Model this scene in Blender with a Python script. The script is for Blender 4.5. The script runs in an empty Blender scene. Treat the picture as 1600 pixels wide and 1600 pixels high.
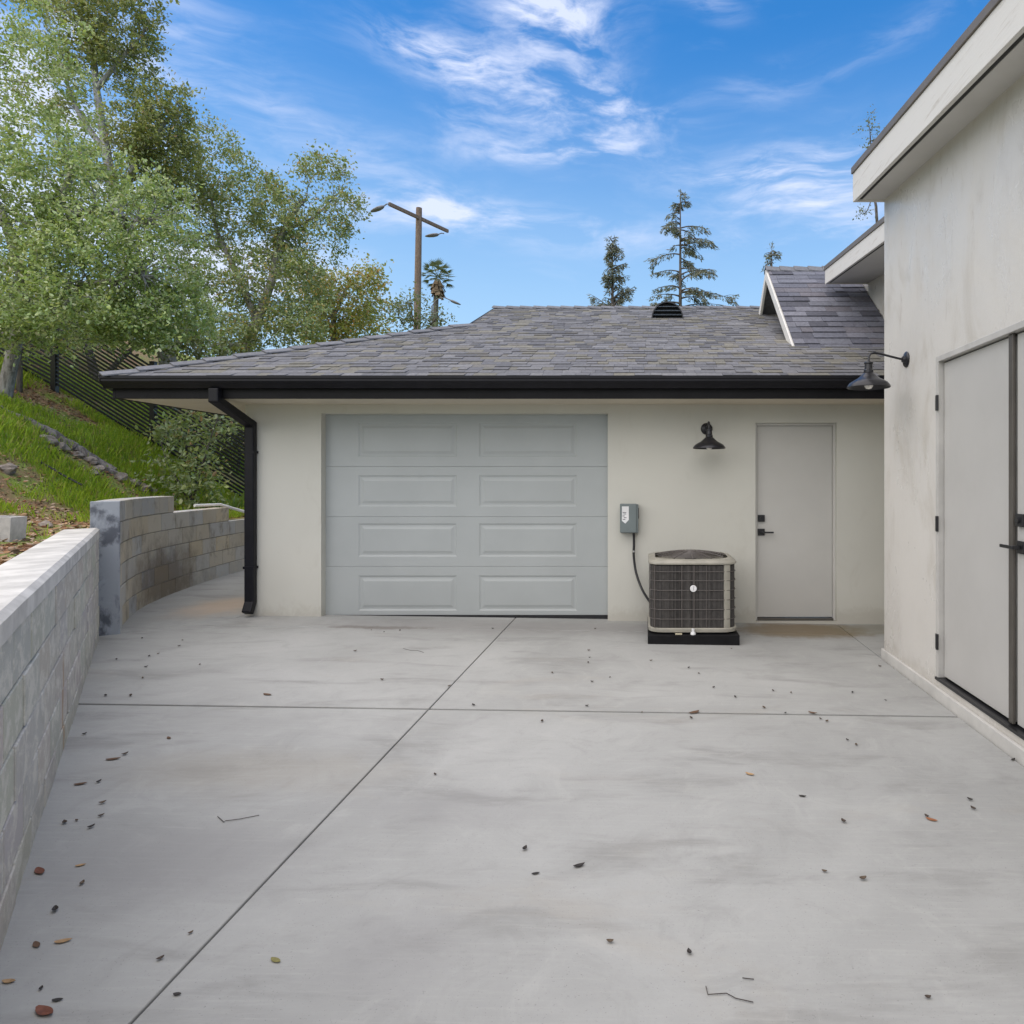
import bpy, bmesh, math, random
import numpy as np
from mathutils import Vector, Matrix, noise as mnoise

R = math.radians
random.seed(7)
rng = np.random.default_rng(11)
sc = bpy.context.scene
COL = sc.collection

# ------------------------------------------------------------------ camera
F, CX, CY, EYE = 1070.0, 1010.0, 750.0, 1.45          # focal length and axis in pixels of the 1600 px photo
cam = bpy.data.cameras.new("camera")
cam.sensor_fit = 'HORIZONTAL'
cam.sensor_width = 36.0
cam.lens = 36.0 * F / 1600.0
cam.shift_x = (800.0 - CX) / 1600.0
cam.shift_y = (CY - 800.0) / 1600.0
cam.clip_start = 0.05
cam.clip_end = 6000.0
camo = bpy.data.objects.new("camera", cam)
camo.location = (0, 0, EYE)
camo.rotation_euler = (R(90), 0, 0)
COL.objects.link(camo)
sc.camera = camo


def at(px, py, Y):
    """point at depth Y seen at a photo pixel"""
    return Vector(((px - CX) * Y / F, Y, EYE + (CY - py) * Y / F))


# ------------------------------------------------------------------ light
SUN_DIR = Vector((-0.30, -0.30, 0.84)).normalized()
SUN_EL = math.asin(SUN_DIR.z)
SUN_AZ = math.atan2(SUN_DIR.x, SUN_DIR.y)
sun = bpy.data.lights.new("sun", 'SUN')
sun.energy = 2.25
sun.angle = R(115)
sun.color = (1.0, 0.87, 0.68)
suno = bpy.data.objects.new("sun", sun)
suno.rotation_euler = (-SUN_DIR).to_track_quat('-Z', 'Y').to_euler()
suno.location = (-20, 0, 30)
COL.objects.link(suno)

sc.view_settings.view_transform = 'Standard'
sc.view_settings.look = 'None'
sc.view_settings.exposure = 0.76
sc.view_settings.gamma = 1.0
sc.view_settings.use_curve_mapping = False
sc.cycles.max_bounces = 8
sc.cycles.diffuse_bounces = 4
sc.cycles.transparent_max_bounces = 8
sc.cycles.use_denoising = True


class NT:
    """small node-tree helper"""
    def __init__(self, tree):
        self.t = tree

    def n(self, typ, **kw):
        nd = self.t.nodes.new(typ)
        for k, v in kw.items():
            if k.startswith('i_'):
                key = k[2:].replace('_', ' ')
                nd.inputs[key].default_value = v
            else:
                setattr(nd, k, v)
        return nd

    def l(self, a, b):
        self.t.links.new(a, b)

    def val(self, sock, v):
        if hasattr(v, 'is_linked') or hasattr(v, 'links'):
            self.l(v, sock)
        else:
            sock.default_value = v

    def math(self, op, a, b=None, c=None, clamp=False):
        nd = self.n('ShaderNodeMath', operation=op, use_clamp=clamp)
        self.val(nd.inputs[0], a)
        if b is not None:
            self.val(nd.inputs[1], b)
        if c is not None:
            self.val(nd.inputs[2], c)
        return nd.outputs[0]

    def mix(self, fac, a, b, blend='MIX'):
        nd = self.n('ShaderNodeMix', data_type='RGBA', blend_type=blend)
        self.val(nd.inputs[0], fac)
        for s, v in ((nd.inputs[6], a), (nd.inputs[7], b)):
            if isinstance(v, (tuple, list)):
                s.default_value = (*v[:3], 1)
            else:
                self.l(v, s)
        return nd.outputs[2]

    def noise(self, vec, scale, detail=4, rough=0.55, dist=0.0):
        nd = self.n('ShaderNodeTexNoise')
        nd.inputs['Scale'].default_value = scale
        nd.inputs['Detail'].default_value = detail
        nd.inputs['Roughness'].default_value = rough
        nd.inputs['Distortion'].default_value = dist
        if vec is not None:
            self.l(vec, nd.inputs['Vector'])
        return nd.outputs['Fac']

    def ramp(self, fac, lo, hi, smooth=True):
        nd = self.n('ShaderNodeMapRange')
        nd.interpolation_type = 'SMOOTHSTEP' if smooth else 'LINEAR'
        nd.inputs['From Min'].default_value = lo
        nd.inputs['From Max'].default_value = hi
        self.l(fac, nd.inputs['Value'])
        return nd.outputs[0]

    def mapping(self, vec, scale=(1, 1, 1), rot=(0, 0, 0), loc=(0, 0, 0)):
        nd = self.n('ShaderNodeMapping')
        nd.inputs['Scale'].default_value = scale
        nd.inputs['Rotation'].default_value = rot
        nd.inputs['Location'].default_value = loc
        self.l(vec, nd.inputs['Vector'])
        return nd.outputs[0]


# ------------------------------------------------------------------ sky
world = bpy.data.worlds.new("World")
sc.world = world
world.use_nodes = True
wt = world.node_tree
wt.nodes.clear()
W = NT(wt)
wout = W.n('ShaderNodeOutputWorld')
wbg = W.n('ShaderNodeBackground')
SKY_STRENGTH = 0.127
wbg.inputs['Strength'].default_value = SKY_STRENGTH
W.l(wbg.outputs[0], wout.inputs[0])
sky = W.n('ShaderNodeTexSky')
sky.sky_type = 'NISHITA'
sky.sun_disc = False
sky.sun_elevation = SUN_EL
sky.sun_rotation = SUN_AZ
sky.altitude = 300
sky.air_density = 1.0
sky.dust_density = 0.6
sky.ozone_density = 2.2
hs = W.n('ShaderNodeHueSaturation')
hs.inputs['Saturation'].default_value = 1.38
hs.inputs['Value'].default_value = 1.05
W.l(sky.outputs[0], hs.inputs['Color'])
tc = W.n('ShaderNodeTexCoord')
sep = W.n('ShaderNodeSeparateXYZ')
W.l(tc.outputs['Generated'], sep.inputs[0])
az = W.math('ARCTAN2', sep.outputs[0], sep.outputs[1])
el = W.math('ARCSINE', sep.outputs[2])
comb = W.n('ShaderNodeCombineXYZ')
W.l(az, comb.inputs[0])
W.l(el, comb.inputs[1])
# slightly tilted, horizontally drawn-out cirrus
wv = W.mapping(comb.outputs[0], scale=(2.6, 9.0, 1), rot=(0, 0, R(6)))
warp = W.n('ShaderNodeTexNoise')
warp.inputs['Scale'].default_value = 3.0
warp.inputs['Detail'].default_value = 3
W.l(comb.outputs[0], warp.inputs['Vector'])
wsub = W.n('ShaderNodeVectorMath', operation='MULTIPLY_ADD')
W.l(warp.outputs['Color'], wsub.inputs[0])
wsub.inputs[1].default_value = (0.9, 0.9, 0)
W.l(wv, wsub.inputs[2])
n1 = W.noise(wsub.outputs[0], 2.3, 9, 0.6, 0.25)
n2 = W.noise(wsub.outputs[0], 7.0, 6, 0.6, 0.6)
fib = W.math('ADD', W.math('MULTIPLY', n1, 0.75), W.math('MULTIPLY', n2, 0.25))
wadd = W.n('ShaderNodeVectorMath', operation='MULTIPLY_ADD')
W.l(warp.outputs['Color'], wadd.inputs[0])
wadd.inputs[1].default_value = (0.12, 0.05, 0)
W.l(comb.outputs[0], wadd.inputs[2])
sepw = W.n('ShaderNodeSeparateXYZ')
W.l(wadd.outputs[0], sepw.inputs[0])


def cloud_patch(px, py, hw, hh, ang, wgt):
    u, v = (px - CX) / F, (CY - py) / F
    a0 = math.atan(u) + 0.06
    e0 = math.atan(v / math.sqrt(1 + u * u)) + 0.025
    k = 1 / math.sqrt(1 + u * u)
    da = W.math('SUBTRACT', sepw.outputs[0], a0)
    de = W.math('SUBTRACT', sepw.outputs[1], e0)
    c, s = math.cos(R(ang)), math.sin(R(ang))
    p = W.math('ADD', W.math('MULTIPLY', da, c), W.math('MULTIPLY', de, s))
    q = W.math('SUBTRACT', W.math('MULTIPLY', de, c), W.math('MULTIPLY', da, s))
    p = W.math('DIVIDE', p, hw / F * k)
    q = W.math('DIVIDE', q, hh / F * k)
    d = W.math('ADD', W.math('MULTIPLY', p, p), W.math('MULTIPLY', q, q))
    return W.math('MULTIPLY', W.math('EXPONENT', W.math('MULTIPLY', d, -1.0)), wgt)


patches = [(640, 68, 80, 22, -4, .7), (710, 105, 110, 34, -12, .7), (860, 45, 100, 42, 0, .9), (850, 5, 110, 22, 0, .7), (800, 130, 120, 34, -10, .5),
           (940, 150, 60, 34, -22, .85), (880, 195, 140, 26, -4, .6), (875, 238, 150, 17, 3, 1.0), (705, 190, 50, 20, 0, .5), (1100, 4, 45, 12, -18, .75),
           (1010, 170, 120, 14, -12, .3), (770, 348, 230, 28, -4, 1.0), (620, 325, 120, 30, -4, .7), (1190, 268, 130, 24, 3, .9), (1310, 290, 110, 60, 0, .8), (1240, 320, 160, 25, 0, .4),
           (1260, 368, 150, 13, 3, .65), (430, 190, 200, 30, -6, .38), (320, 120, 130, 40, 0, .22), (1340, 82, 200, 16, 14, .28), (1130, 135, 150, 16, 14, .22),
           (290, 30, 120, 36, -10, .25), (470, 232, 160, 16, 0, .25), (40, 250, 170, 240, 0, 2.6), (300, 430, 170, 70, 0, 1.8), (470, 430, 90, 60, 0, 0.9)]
hazed = W.mix(W.math('MULTIPLY', W.math('SUBTRACT', 1.0, W.ramp(el, 0.12, 0.60)), 0.72), hs.outputs[0], (2.45, 3.45, 4.35))
tot = None
for p in patches:
    m = cloud_patch(*p)
    tot = m if tot is None else W.math('ADD', tot, m)
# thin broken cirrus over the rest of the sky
# ...thicker broken cloud, unseen behind camera, left and overhead, added as fill light
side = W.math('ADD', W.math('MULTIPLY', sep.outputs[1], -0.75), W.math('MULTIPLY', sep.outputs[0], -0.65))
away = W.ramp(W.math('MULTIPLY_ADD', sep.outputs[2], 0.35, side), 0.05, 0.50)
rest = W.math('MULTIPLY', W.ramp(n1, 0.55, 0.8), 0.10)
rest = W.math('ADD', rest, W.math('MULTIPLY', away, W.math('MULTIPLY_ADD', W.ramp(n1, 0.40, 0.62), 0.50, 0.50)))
shape = W.ramp(fib, 0.40, 0.68)
dens = W.math('MULTIPLY', tot, W.math('MULTIPLY_ADD', shape, 1.05, 0.04))
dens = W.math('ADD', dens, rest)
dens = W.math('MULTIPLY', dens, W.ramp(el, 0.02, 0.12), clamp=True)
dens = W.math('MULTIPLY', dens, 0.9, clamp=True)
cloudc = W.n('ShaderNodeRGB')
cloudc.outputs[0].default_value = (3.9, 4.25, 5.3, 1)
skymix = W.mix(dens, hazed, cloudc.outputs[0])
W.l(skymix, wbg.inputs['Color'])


# ------------------------------------------------------------------ tagging and mesh helpers
def tag(o, label=None, cat=None, group=None, kind=None):
    if label:
        o['label'] = label
    if cat:
        o['category'] = cat
    if group:
        o['group'] = group
    if kind:
        o['kind'] = kind
    return o


def empty(name, loc=(0, 0, 0), rz=0.0):
    o = bpy.data.objects.new(name, None)
    o.empty_display_size = 0.2
    o.location = loc
    o.rotation_euler = (0, 0, rz)
    COL.objects.link(o)
    return o


class MB:
    def __init__(self):
        self.v, self.f, self.c = [], [], []

    def add(self, vs, fs, col=None):
        k = len(self.v)
        self.v += [tuple(p) for p in vs]
        for f in fs:
            self.f.append(tuple(i + k for i in f))
            self.c.append(col)
        return self

    def box(self, x0, x1, y0, y1, z0, z1, col=None, M=None):
        vs = [Vector(p) for p in ((x0, y0, z0), (x1, y0, z0), (x1, y1, z0), (x0, y1, z0),
                                  (x0, y0, z1), (x1, y0, z1), (x1, y1, z1), (x0, y1, z1))]
        if M is not None:
            vs = [M @ p for p in vs]
        return self.add(vs, [(0, 3, 2, 1), (4, 5, 6, 7), (0, 1, 5, 4), (1, 2, 6, 5), (2, 3, 7, 6), (3, 0, 4, 7)], col)

    def prism(self, poly, axis, a, b, col=None):
        """poly: 2-D points in the two other axes; extruded along axis from a to b"""
        def P(p, t):
            if axis == 'x':
                return (t, p[0], p[1])
            if axis == 'y':
                return (p[0], t, p[1])
            return (p[0], p[1], t)
        n = len(poly)
        vs = [P(p, a) for p in poly] + [P(p, b) for p in poly]
        fs = [tuple(range(n))[::-1], tuple(range(n, 2 * n))]
        fs += [(i, (i + 1) % n, n + (i + 1) % n, n + i) for i in range(n)]
        return self.add(vs, fs, col)

    def tube(self, pts, rad, n=8, col=None, cap=True):
        pts = [Vector(p) for p in pts]
        m = len(pts)
        if not hasattr(rad, '__len__'):
            rad = [rad] * m
        vs, prev = [], None
        for i, p in enumerate(pts):
            d = (pts[min(i + 1, m - 1)] - pts[max(i - 1, 0)])
            if d.length < 1e-9:
                d = Vector((0, 0, 1))
            d.normalize()
            if prev is None:
                a = d.orthogonal().normalized()
            else:
                a = prev - d * prev.dot(d)
                if a.length < 1e-6:
                    a = d.orthogonal()
                a.normalize()
            prev = a
            b = d.cross(a)
            for k in range(n):
                t = 2 * math.pi * k / n
                vs.append(p + (a * math.cos(t) + b * math.sin(t)) * rad[i])
        fs = [(i * n + k, i * n + (k + 1) % n, (i + 1) * n + (k + 1) % n, (i + 1) * n + k)
              for i in range(m - 1) for k in range(n)]
        if cap:
            fs += [tuple(range(n))[::-1], tuple(range((m - 1) * n, m * n))]
        return self.add(vs, fs, col)

    def lathe(self, prof, c, n=32, col=None, M=None):
        """prof: (radius, z) list, turned about z through c"""
        vs = []
        for r, z in prof:
            for k in range(n):
                t = 2 * math.pi * k / n
                p = Vector((r * math.cos(t), r * math.sin(t), z))
                if M is not None:
                    p = M @ p
                vs.append(p + Vector(c))
        fs = [(i * n + k, i * n + (k + 1) % n, (i + 1) * n + (k + 1) % n, (i + 1) * n + k)
              for i in range(len(prof) - 1) for k in range(n)]
        return self.add(vs, fs, col)

    def build(self, name, mat, parent=None, smooth=False, bevel=0.0, seg=2, angle=35, recalc=False):
        me = bpy.data.meshes.new(name)
        me.from_pydata(self.v, [], self.f)
        if any(c is not None for c in self.c):
            at_ = me.color_attributes.new('col', 'FLOAT_COLOR', 'CORNER')
            arr = np.ones((len(me.loops), 4), dtype=np.float32)
            for p, c in zip(me.polygons, self.c):
                if c is not None:
                    arr[p.loop_start:p.loop_start + p.loop_total, :3] = c
            at_.data.foreach_set('color', arr.ravel())
        if recalc:
            bm = bmesh.new()
            bm.from_mesh(me)
            bmesh.ops.recalc_face_normals(bm, faces=bm.faces)
            bm.to_mesh(me)
            bm.free()
        me.materials.append(mat)
        if smooth:
            me.polygons.foreach_set('use_smooth', [True] * len(me.polygons))
            me.update()
            try:
                me.set_sharp_from_angle(angle=R(angle))
            except Exception:
                pass
        o = bpy.data.objects.new(name, me)
        COL.objects.link(o)
        if parent is not None:
            o.parent = parent
            if parent.type == 'EMPTY' or True:
                o.matrix_parent_inverse = parent_inverse(parent)
        if bevel > 0:
            md = o.modifiers.new('bevel', 'BEVEL')
            md.width = bevel
            md.segments = seg
            md.limit_method = 'ANGLE'
            md.angle_limit = R(40)
            md.harden_normals = False
        return o


def parent_inverse(p):
    m = Matrix.LocRotScale(p.location, p.rotation_euler, p.scale)
    q = p.parent
    if q is not None:
        m = Matrix.LocRotScale(q.location, q.rotation_euler, q.scale) @ p.matrix_parent_inverse @ m if False else m
        return Matrix.Identity(4) if p.type == 'MESH' else m.inverted()
    return m.inverted()


def grid_wall(mb, us, zs, holes, thick, P, ztop=None):
    """front and back sheets of a wall with openings and their reveals. P(u, z, d) -> point, d = depth into the wall"""
    us = sorted(set(us + [h[0] for h in holes] + [h[1] for h in holes]))
    zs = sorted(set(zs + [h[2] for h in holes] + [h[3] for h in holes]))

    def zz(u, z):
        return ztop(u) if (ztop and z == zs[-1]) else z
    nu, nz = len(us), len(zs)
    solid = {}
    for i in range(nu - 1):
        for j in range(nz - 1):
            um, zm = (us[i] + us[i + 1]) / 2, (zs[j] + zs[j + 1]) / 2
            solid[i, j] = not any(h[0] < um < h[1] and h[2] < zm < h[3] for h in holes)
    for (i, j), s in solid.items():
        if not s:
            continue
        a, b, c, d = us[i], us[i + 1], zs[j], zs[j + 1]
        q = [(a, c), (b, c), (b, d), (a, d)]
        mb.add([P(u, zz(u, z), 0) for u, z in q], [(0, 1, 2, 3)])
        mb.add([P(u, zz(u, z), thick) for u, z in q], [(3, 2, 1, 0)])
        for di, dj, e in ((-1, 0, (3, 0)), (1, 0, (1, 2)), (0, -1, (0, 1)), (0, 1, (2, 3))):
            if not solid.get((i + di, j + dj), False):
                p0, p1 = q[e[0]], q[e[1]]
                mb.add([P(p0[0], zz(*p0), 0), P(p1[0], zz(*p1), 0), P(p1[0], zz(*p1), thick), P(p0[0], zz(*p0), thick)],
                       [(3, 2, 1, 0)])


# ------------------------------------------------------------------ materials
def new_mat(name):
    m = bpy.data.materials.new(name)
    m.use_nodes = True
    t = NT(m.node_tree)
    b = m.node_tree.nodes['Principled BSDF']
    return m, t, b


def plain(name, col, rough=0.6, metal=0.0, var=0.08, vscale=6.0, bump=0.0, bscale=80.0, spec=0.5):
    m, t, b = new_mat(name)
    tcn = t.n('ShaderNodeTexCoord')
    f = t.noise(tcn.outputs['Object'], vscale, 5, 0.6)
    lo = tuple(c * (1 - var) for c in col)
    hi = tuple(min(1, c * (1 + var)) for c in col)
    t.l(t.mix(t.ramp(f, 0.3, 0.7), lo, hi), b.inputs['Base Color'])
    b.inputs['Roughness'].default_value = rough
    b.inputs['Metallic'].default_value = metal
    b.inputs['Specular IOR Level'].default_value = spec
    if bump > 0:
        bn = t.n('ShaderNodeBump')
        bn.inputs['Strength'].default_value = bump
        bn.inputs['Distance'].default_value = 0.004
        t.l(t.noise(tcn.outputs['Object'], bscale, 4, 0.6), bn.inputs['Height'])
        t.l(bn.outputs[0], b.inputs['Normal'])
    return m


def attr_mat(name, rough=0.8, var=0.12, vscale=14.0, bump=0.3, bscale=140.0, dist=0.004, spec=0.4):
    """base colour from the per-face colour attribute"""
    m, t, b = new_mat(name)
    a = t.n('ShaderNodeAttribute', attribute_name='col')
    tcn = t.n('ShaderNodeTexCoord')
    f = t.noise(tcn.outputs['Object'], vscale, 6, 0.65)
    g = t.math('MULTIPLY_ADD', t.ramp(f, 0.25, 0.75), 2 * var, 1 - var)
    gc = t.n('ShaderNodeCombineXYZ')
    for i in range(3):
        t.l(g, gc.inputs[i])
    t.l(t.mix(1.0, a.outputs['Color'], gc.outputs[0], 'MULTIPLY'), b.inputs['Base Color'])
    b.inputs['Roughness'].default_value = rough
    b.inputs['Specular IOR Level'].default_value = spec
    if bump > 0:
        bn = t.n('ShaderNodeBump')
        bn.inputs['Strength'].default_value = bump
        bn.inputs['Distance'].default_value = dist
        t.l(t.noise(tcn.outputs['Object'], bscale, 5, 0.65), bn.inputs['Height'])
        t.l(bn.outputs[0], b.inputs['Normal'])
    return m


def concrete_mat():
    m, t, b = new_mat('driveway_concrete')
    tcn = t.n('ShaderNodeTexCoord')
    o = tcn.outputs['Object']
    big = t.noise(o, 0.55, 5, 0.6, 0.6)
    mid = t.noise(t.mapping(o, (1.1, 3.4, 1), (0, 0, R(8))), 1.1, 7, 0.62, 0.5)
    brush = t.noise(t.mapping(o, (1.5, 26, 1), (0, 0, R(2))), 2.2, 5, 0.7)
    fine = t.noise(o, 60, 5, 0.7)
    pit = t.noise(o, 170, 2, 0.5)
    trow = t.noise(t.mapping(o, (1, 1, 1), loc=(2, 9, 0)), 2.6, 8, 0.72, 1.6)
    c = t.mix(t.ramp(big, 0.3, 0.72), (0.312, 0.315, 0.303), (0.412, 0.415, 0.400))
    c = t.mix(t.math('MULTIPLY', t.ramp(mid, 0.50, 0.70), 0.75), c, (0.255, 0.255, 0.243))
    c = t.mix(t.math('MULTIPLY', t.ramp(brush, 0.48, 0.75), 0.35), c, (0.445, 0.445, 0.42))
    c = t.mix(t.math('MULTIPLY', t.ramp(t.noise(t.mapping(o, (1, 2, 1), loc=(5, 2, 0)), 0.7, 6, 0.6, 0.9), 0.56, 0.75), 0.45),
              c, (0.36, 0.33, 0.28))
    c = t.mix(t.math('MULTIPLY', t.ramp(fine, 0.3, 0.8), 0.22), c, (0.32, 0.315, 0.31))
    c = t.mix(t.math('MULTIPLY', t.ramp(trow, 0.52, 0.68), 0.28), c, (0.455, 0.455, 0.432))
    c = t.mix(t.math('MULTIPLY', t.ramp(trow, 0.48, 0.34), 0.25), c, (0.255, 0.255, 0.243))
    c = t.mix(t.math('MULTIPLY', t.ramp(pit, 0.66, 0.74), 0.55), c, (0.16, 0.155, 0.15))
    sp = t.n('ShaderNodeSeparateXYZ')
    t.l(o, sp.inputs[0])

    def spot(x, y, rx, ry, lo, hi, wob=0.5):
        dx = t.math('DIVIDE', t.math('SUBTRACT', sp.outputs[0], x), rx)
        dy = t.math('DIVIDE', t.math('SUBTRACT', sp.outputs[1], y), ry)
        d = t.math('SQRT', t.math('ADD', t.math('MULTIPLY', dx, dx), t.math('MULTIPLY', dy, dy)))
        d = t.math('ADD', d, t.math('MULTIPLY', t.math('SUBTRACT', t.noise(o, 5, 6, 0.7), 0.5), wob * 2))
        return t.math('SUBTRACT', 1.0, t.ramp(d, lo, hi))
    # brown dirt in front of the side door, rusty wash on the path, grey tyre scuffs, dark grime by the garage apron
    c = t.mix(t.math('MULTIPLY', spot(1.5, 6.68, 0.75, 0.38, 0.5, 1.1), 0.85), c, (0.20, 0.15, 0.085))
    c = t.mix(t.math('MULTIPLY', spot(2.3, 6.75, 0.6, 0.3, 0.4, 1.1), 0.45), c, (0.20, 0.18, 0.11))
    c = t.mix(t.math('MULTIPLY', spot(-4.6, 7.5, 0.5, 0.75, 0.2, 1.2), 0.55), c, (0.55, 0.40, 0.27))
    c = t.mix(t.math('MULTIPLY', spot(-2.5, 6.54, 0.7, 0.10, 0.3, 1.0, 0.9), 0.85), c, (0.16, 0.14, 0.12))
    c = t.mix(t.math('MULTIPLY', spot(-1.3, 6.65, 2.4, 0.35, 0.3, 1.3, 0.6), 0.55), c, (0.27, 0.26, 0.25))
    c = t.mix(t.math('MULTIPLY', spot(-1.95, 3.35, 0.75, 0.28, 0.3, 1.3), 0.30), c, (0.31, 0.28, 0.225))
    c = t.mix(t.math('MULTIPLY', spot(-1.75, 2.55, 0.55, 0.35, 0.3, 1.2), 0.50), c, (0.26, 0.257, 0.255))
    c = t.mix(t.math('MULTIPLY', spot(-0.75, 2.1, 0.25, 0.25, 0.2, 1.2, 0.7), 0.4), c, (0.26, 0.257, 0.255))
    c = t.mix(t.math('MULTIPLY', spot(-0.85, 3.0, 0.5, 0.22, 0.2, 1.2, 0.6), 0.35), c, (0.26, 0.257, 0.255))
    t.l(c, b.inputs['Base Color'])
    b.inputs['Roughness'].default_value = 0.82
    b.inputs['Specular IOR Level'].default_value = 0.3
    bn = t.n('ShaderNodeBump')
    bn.inputs['Strength'].default_value = 0.25
    bn.inputs['Distance'].default_value = 0.003
    t.l(t.math('ADD', fine, t.math('MULTIPLY', brush, 0.8)), bn.inputs['Height'])
    t.l(bn.outputs[0], b.inputs['Normal'])
    return m


def stucco_mat(name, col, stain=None, stain_amt=0.0, bump=0.25):
    m, t, b = new_mat(name)
    tcn = t.n('ShaderNodeTexCoord')
    o = tcn.outputs['Object']
    c = t.mix(t.ramp(t.noise(o, 0.8, 5, 0.6, 0.4), 0.3, 0.7), tuple(x * 0.95 for x in col), col)
    if stain_amt > 0:
        vert = t.noise(t.mapping(o, (1.6, 1.6, 0.75)), 1.5, 7, 0.66, 0.8)
        c = t.mix(t.math('MULTIPLY', t.ramp(vert, 0.5, 0.72), stain_amt), c, stain)
        spz = t.n('ShaderNodeSeparateXYZ')
        t.l(o, spz.inputs[0])
        drip = t.noise(t.mapping(o, (7, 7, 1.6), (0.0, R(-6), 0)), 1.6, 6, 0.7, 0.3)
        up = t.ramp(spz.outputs[2], 1.9, 3.1)
        c = t.mix(t.math('MULTIPLY', t.math('MULTIPLY', t.ramp(drip, 0.60, 0.72), up), 0.5), c, (0.36, 0.31, 0.26))
    spg = t.n('ShaderNodeSeparateXYZ')
    t.l(o, spg.inputs[0])
    splash = t.math('ADD', spg.outputs[2], t.math('MULTIPLY', t.noise(o, 7, 7, 0.72, 0.4), -0.42))
    c = t.mix(t.math('MULTIPLY', t.math('SUBTRACT', 1.0, t.ramp(splash, -0.17, -0.02)), 0.28), c, (0.30, 0.26, 0.20))
    smear = t.noise(t.mapping(o, (2.2, 2.2, 1.2), loc=(3, 0, 5)), 1.7, 7, 0.7, 0.8)
    c = t.mix(t.math('MULTIPLY', t.ramp(smear, 0.55, 0.75), 0.16), c, (0.36, 0.33, 0.27))
    t.l(c, b.inputs['Base Color'])
    b.inputs['Roughness'].default_value = 0.75
    if stain_amt > 0:          # trowel-polished plaster: burnished patches
        t.l(t.math('MULTIPLY_ADD', t.ramp(t.noise(t.mapping(o, (1.5, 1.5, 0.9), loc=(2, 2, 2)), 1.6, 6, 0.65, 0.5), 0.35, 0.65), -0.30, 0.55), b.inputs['Roughness'])
    b.inputs['Specular IOR Level'].default_value = 0.35
    bn = t.n('ShaderNodeBump')
    bn.inputs['Strength'].default_value = bump
    bn.inputs['Distance'].default_value = 0.006
    h = t.math('ADD', t.noise(o, 9, 6, 0.6), t.math('MULTIPLY', t.noise(o, 110, 3, 0.6), 0.45))
    t.l(h, bn.inputs['Height'])
    t.l(bn.outputs[0], b.inputs['Normal'])
    return m


def slurry_mat():
    """block wall skimmed with mortar: whitewash smears, stains"""
    m, t, b = new_mat('skimmed_block')
    a = t.n('ShaderNodeAttribute', attribute_name='col')
    tcn = t.n('ShaderNodeTexCoord')
    o = tcn.outputs['Object']
    sm = t.noise(t.mapping(o, (1.6, 1.6, 2.2), (0, R(20), 0)), 4.5, 9, 0.74, 0.3)
    c = t.mix(t.math('MULTIPLY', t.ramp(sm, 0.46, 0.60), 0.8), a.outputs['Color'], (0.63, 0.61, 0.55))
    dk = t.noise(t.mapping(o, (1.6, 1.6, 1.1), loc=(4, 1, 7)), 3.3, 8, 0.72, 0.3)
    c = t.mix(t.math('MULTIPLY', t.ramp(dk, 0.55, 0.78), 0.6), c, (0.27, 0.25, 0.205))
    spz = t.n('ShaderNodeSeparateXYZ')
    t.l(o, spz.inputs[0])
    low = t.math('SUBTRACT', 1.0, t.ramp(t.math('ADD', spz.outputs[2], t.math('MULTIPLY', t.noise(o, 6, 5, 0.7), 0.35)), 0.18, 0.5))
    c = t.mix(t.math('MULTIPLY', low, 0.35), c, (0.31, 0.30, 0.24))
    # one rusty drip
    dx = t.math('ABSOLUTE', t.math('SUBTRACT', t.math('ADD', spz.outputs[1], t.math('MULTIPLY', t.noise(o, 5, 3), 0.12)), 3.62))
    rust = t.math('MULTIPLY', t.math('SUBTRACT', 1.0, t.ramp(dx, 0.006, 0.05)),
                  t.math('SUBTRACT', 1.0, t.ramp(spz.outputs[2], 0.45, 0.62)))
    c = t.mix(t.math('MULTIPLY', rust, 0.6), c, (0.34, 0.19, 0.08))
    t.l(c, b.inputs['Base Color'])
    b.inputs['Roughness'].default_value = 0.9
    bn = t.n('ShaderNodeBump')
    bn.inputs['Strength'].default_value = 0.5
    bn.inputs['Distance'].default_value = 0.006
    t.l(t.math('ADD', t.math('MULTIPLY', sm, 1.5), t.noise(o, 70, 4, 0.7)), bn.inputs['Height'])
    t.l(bn.outputs[0], b.inputs['Normal'])
    return m


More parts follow.
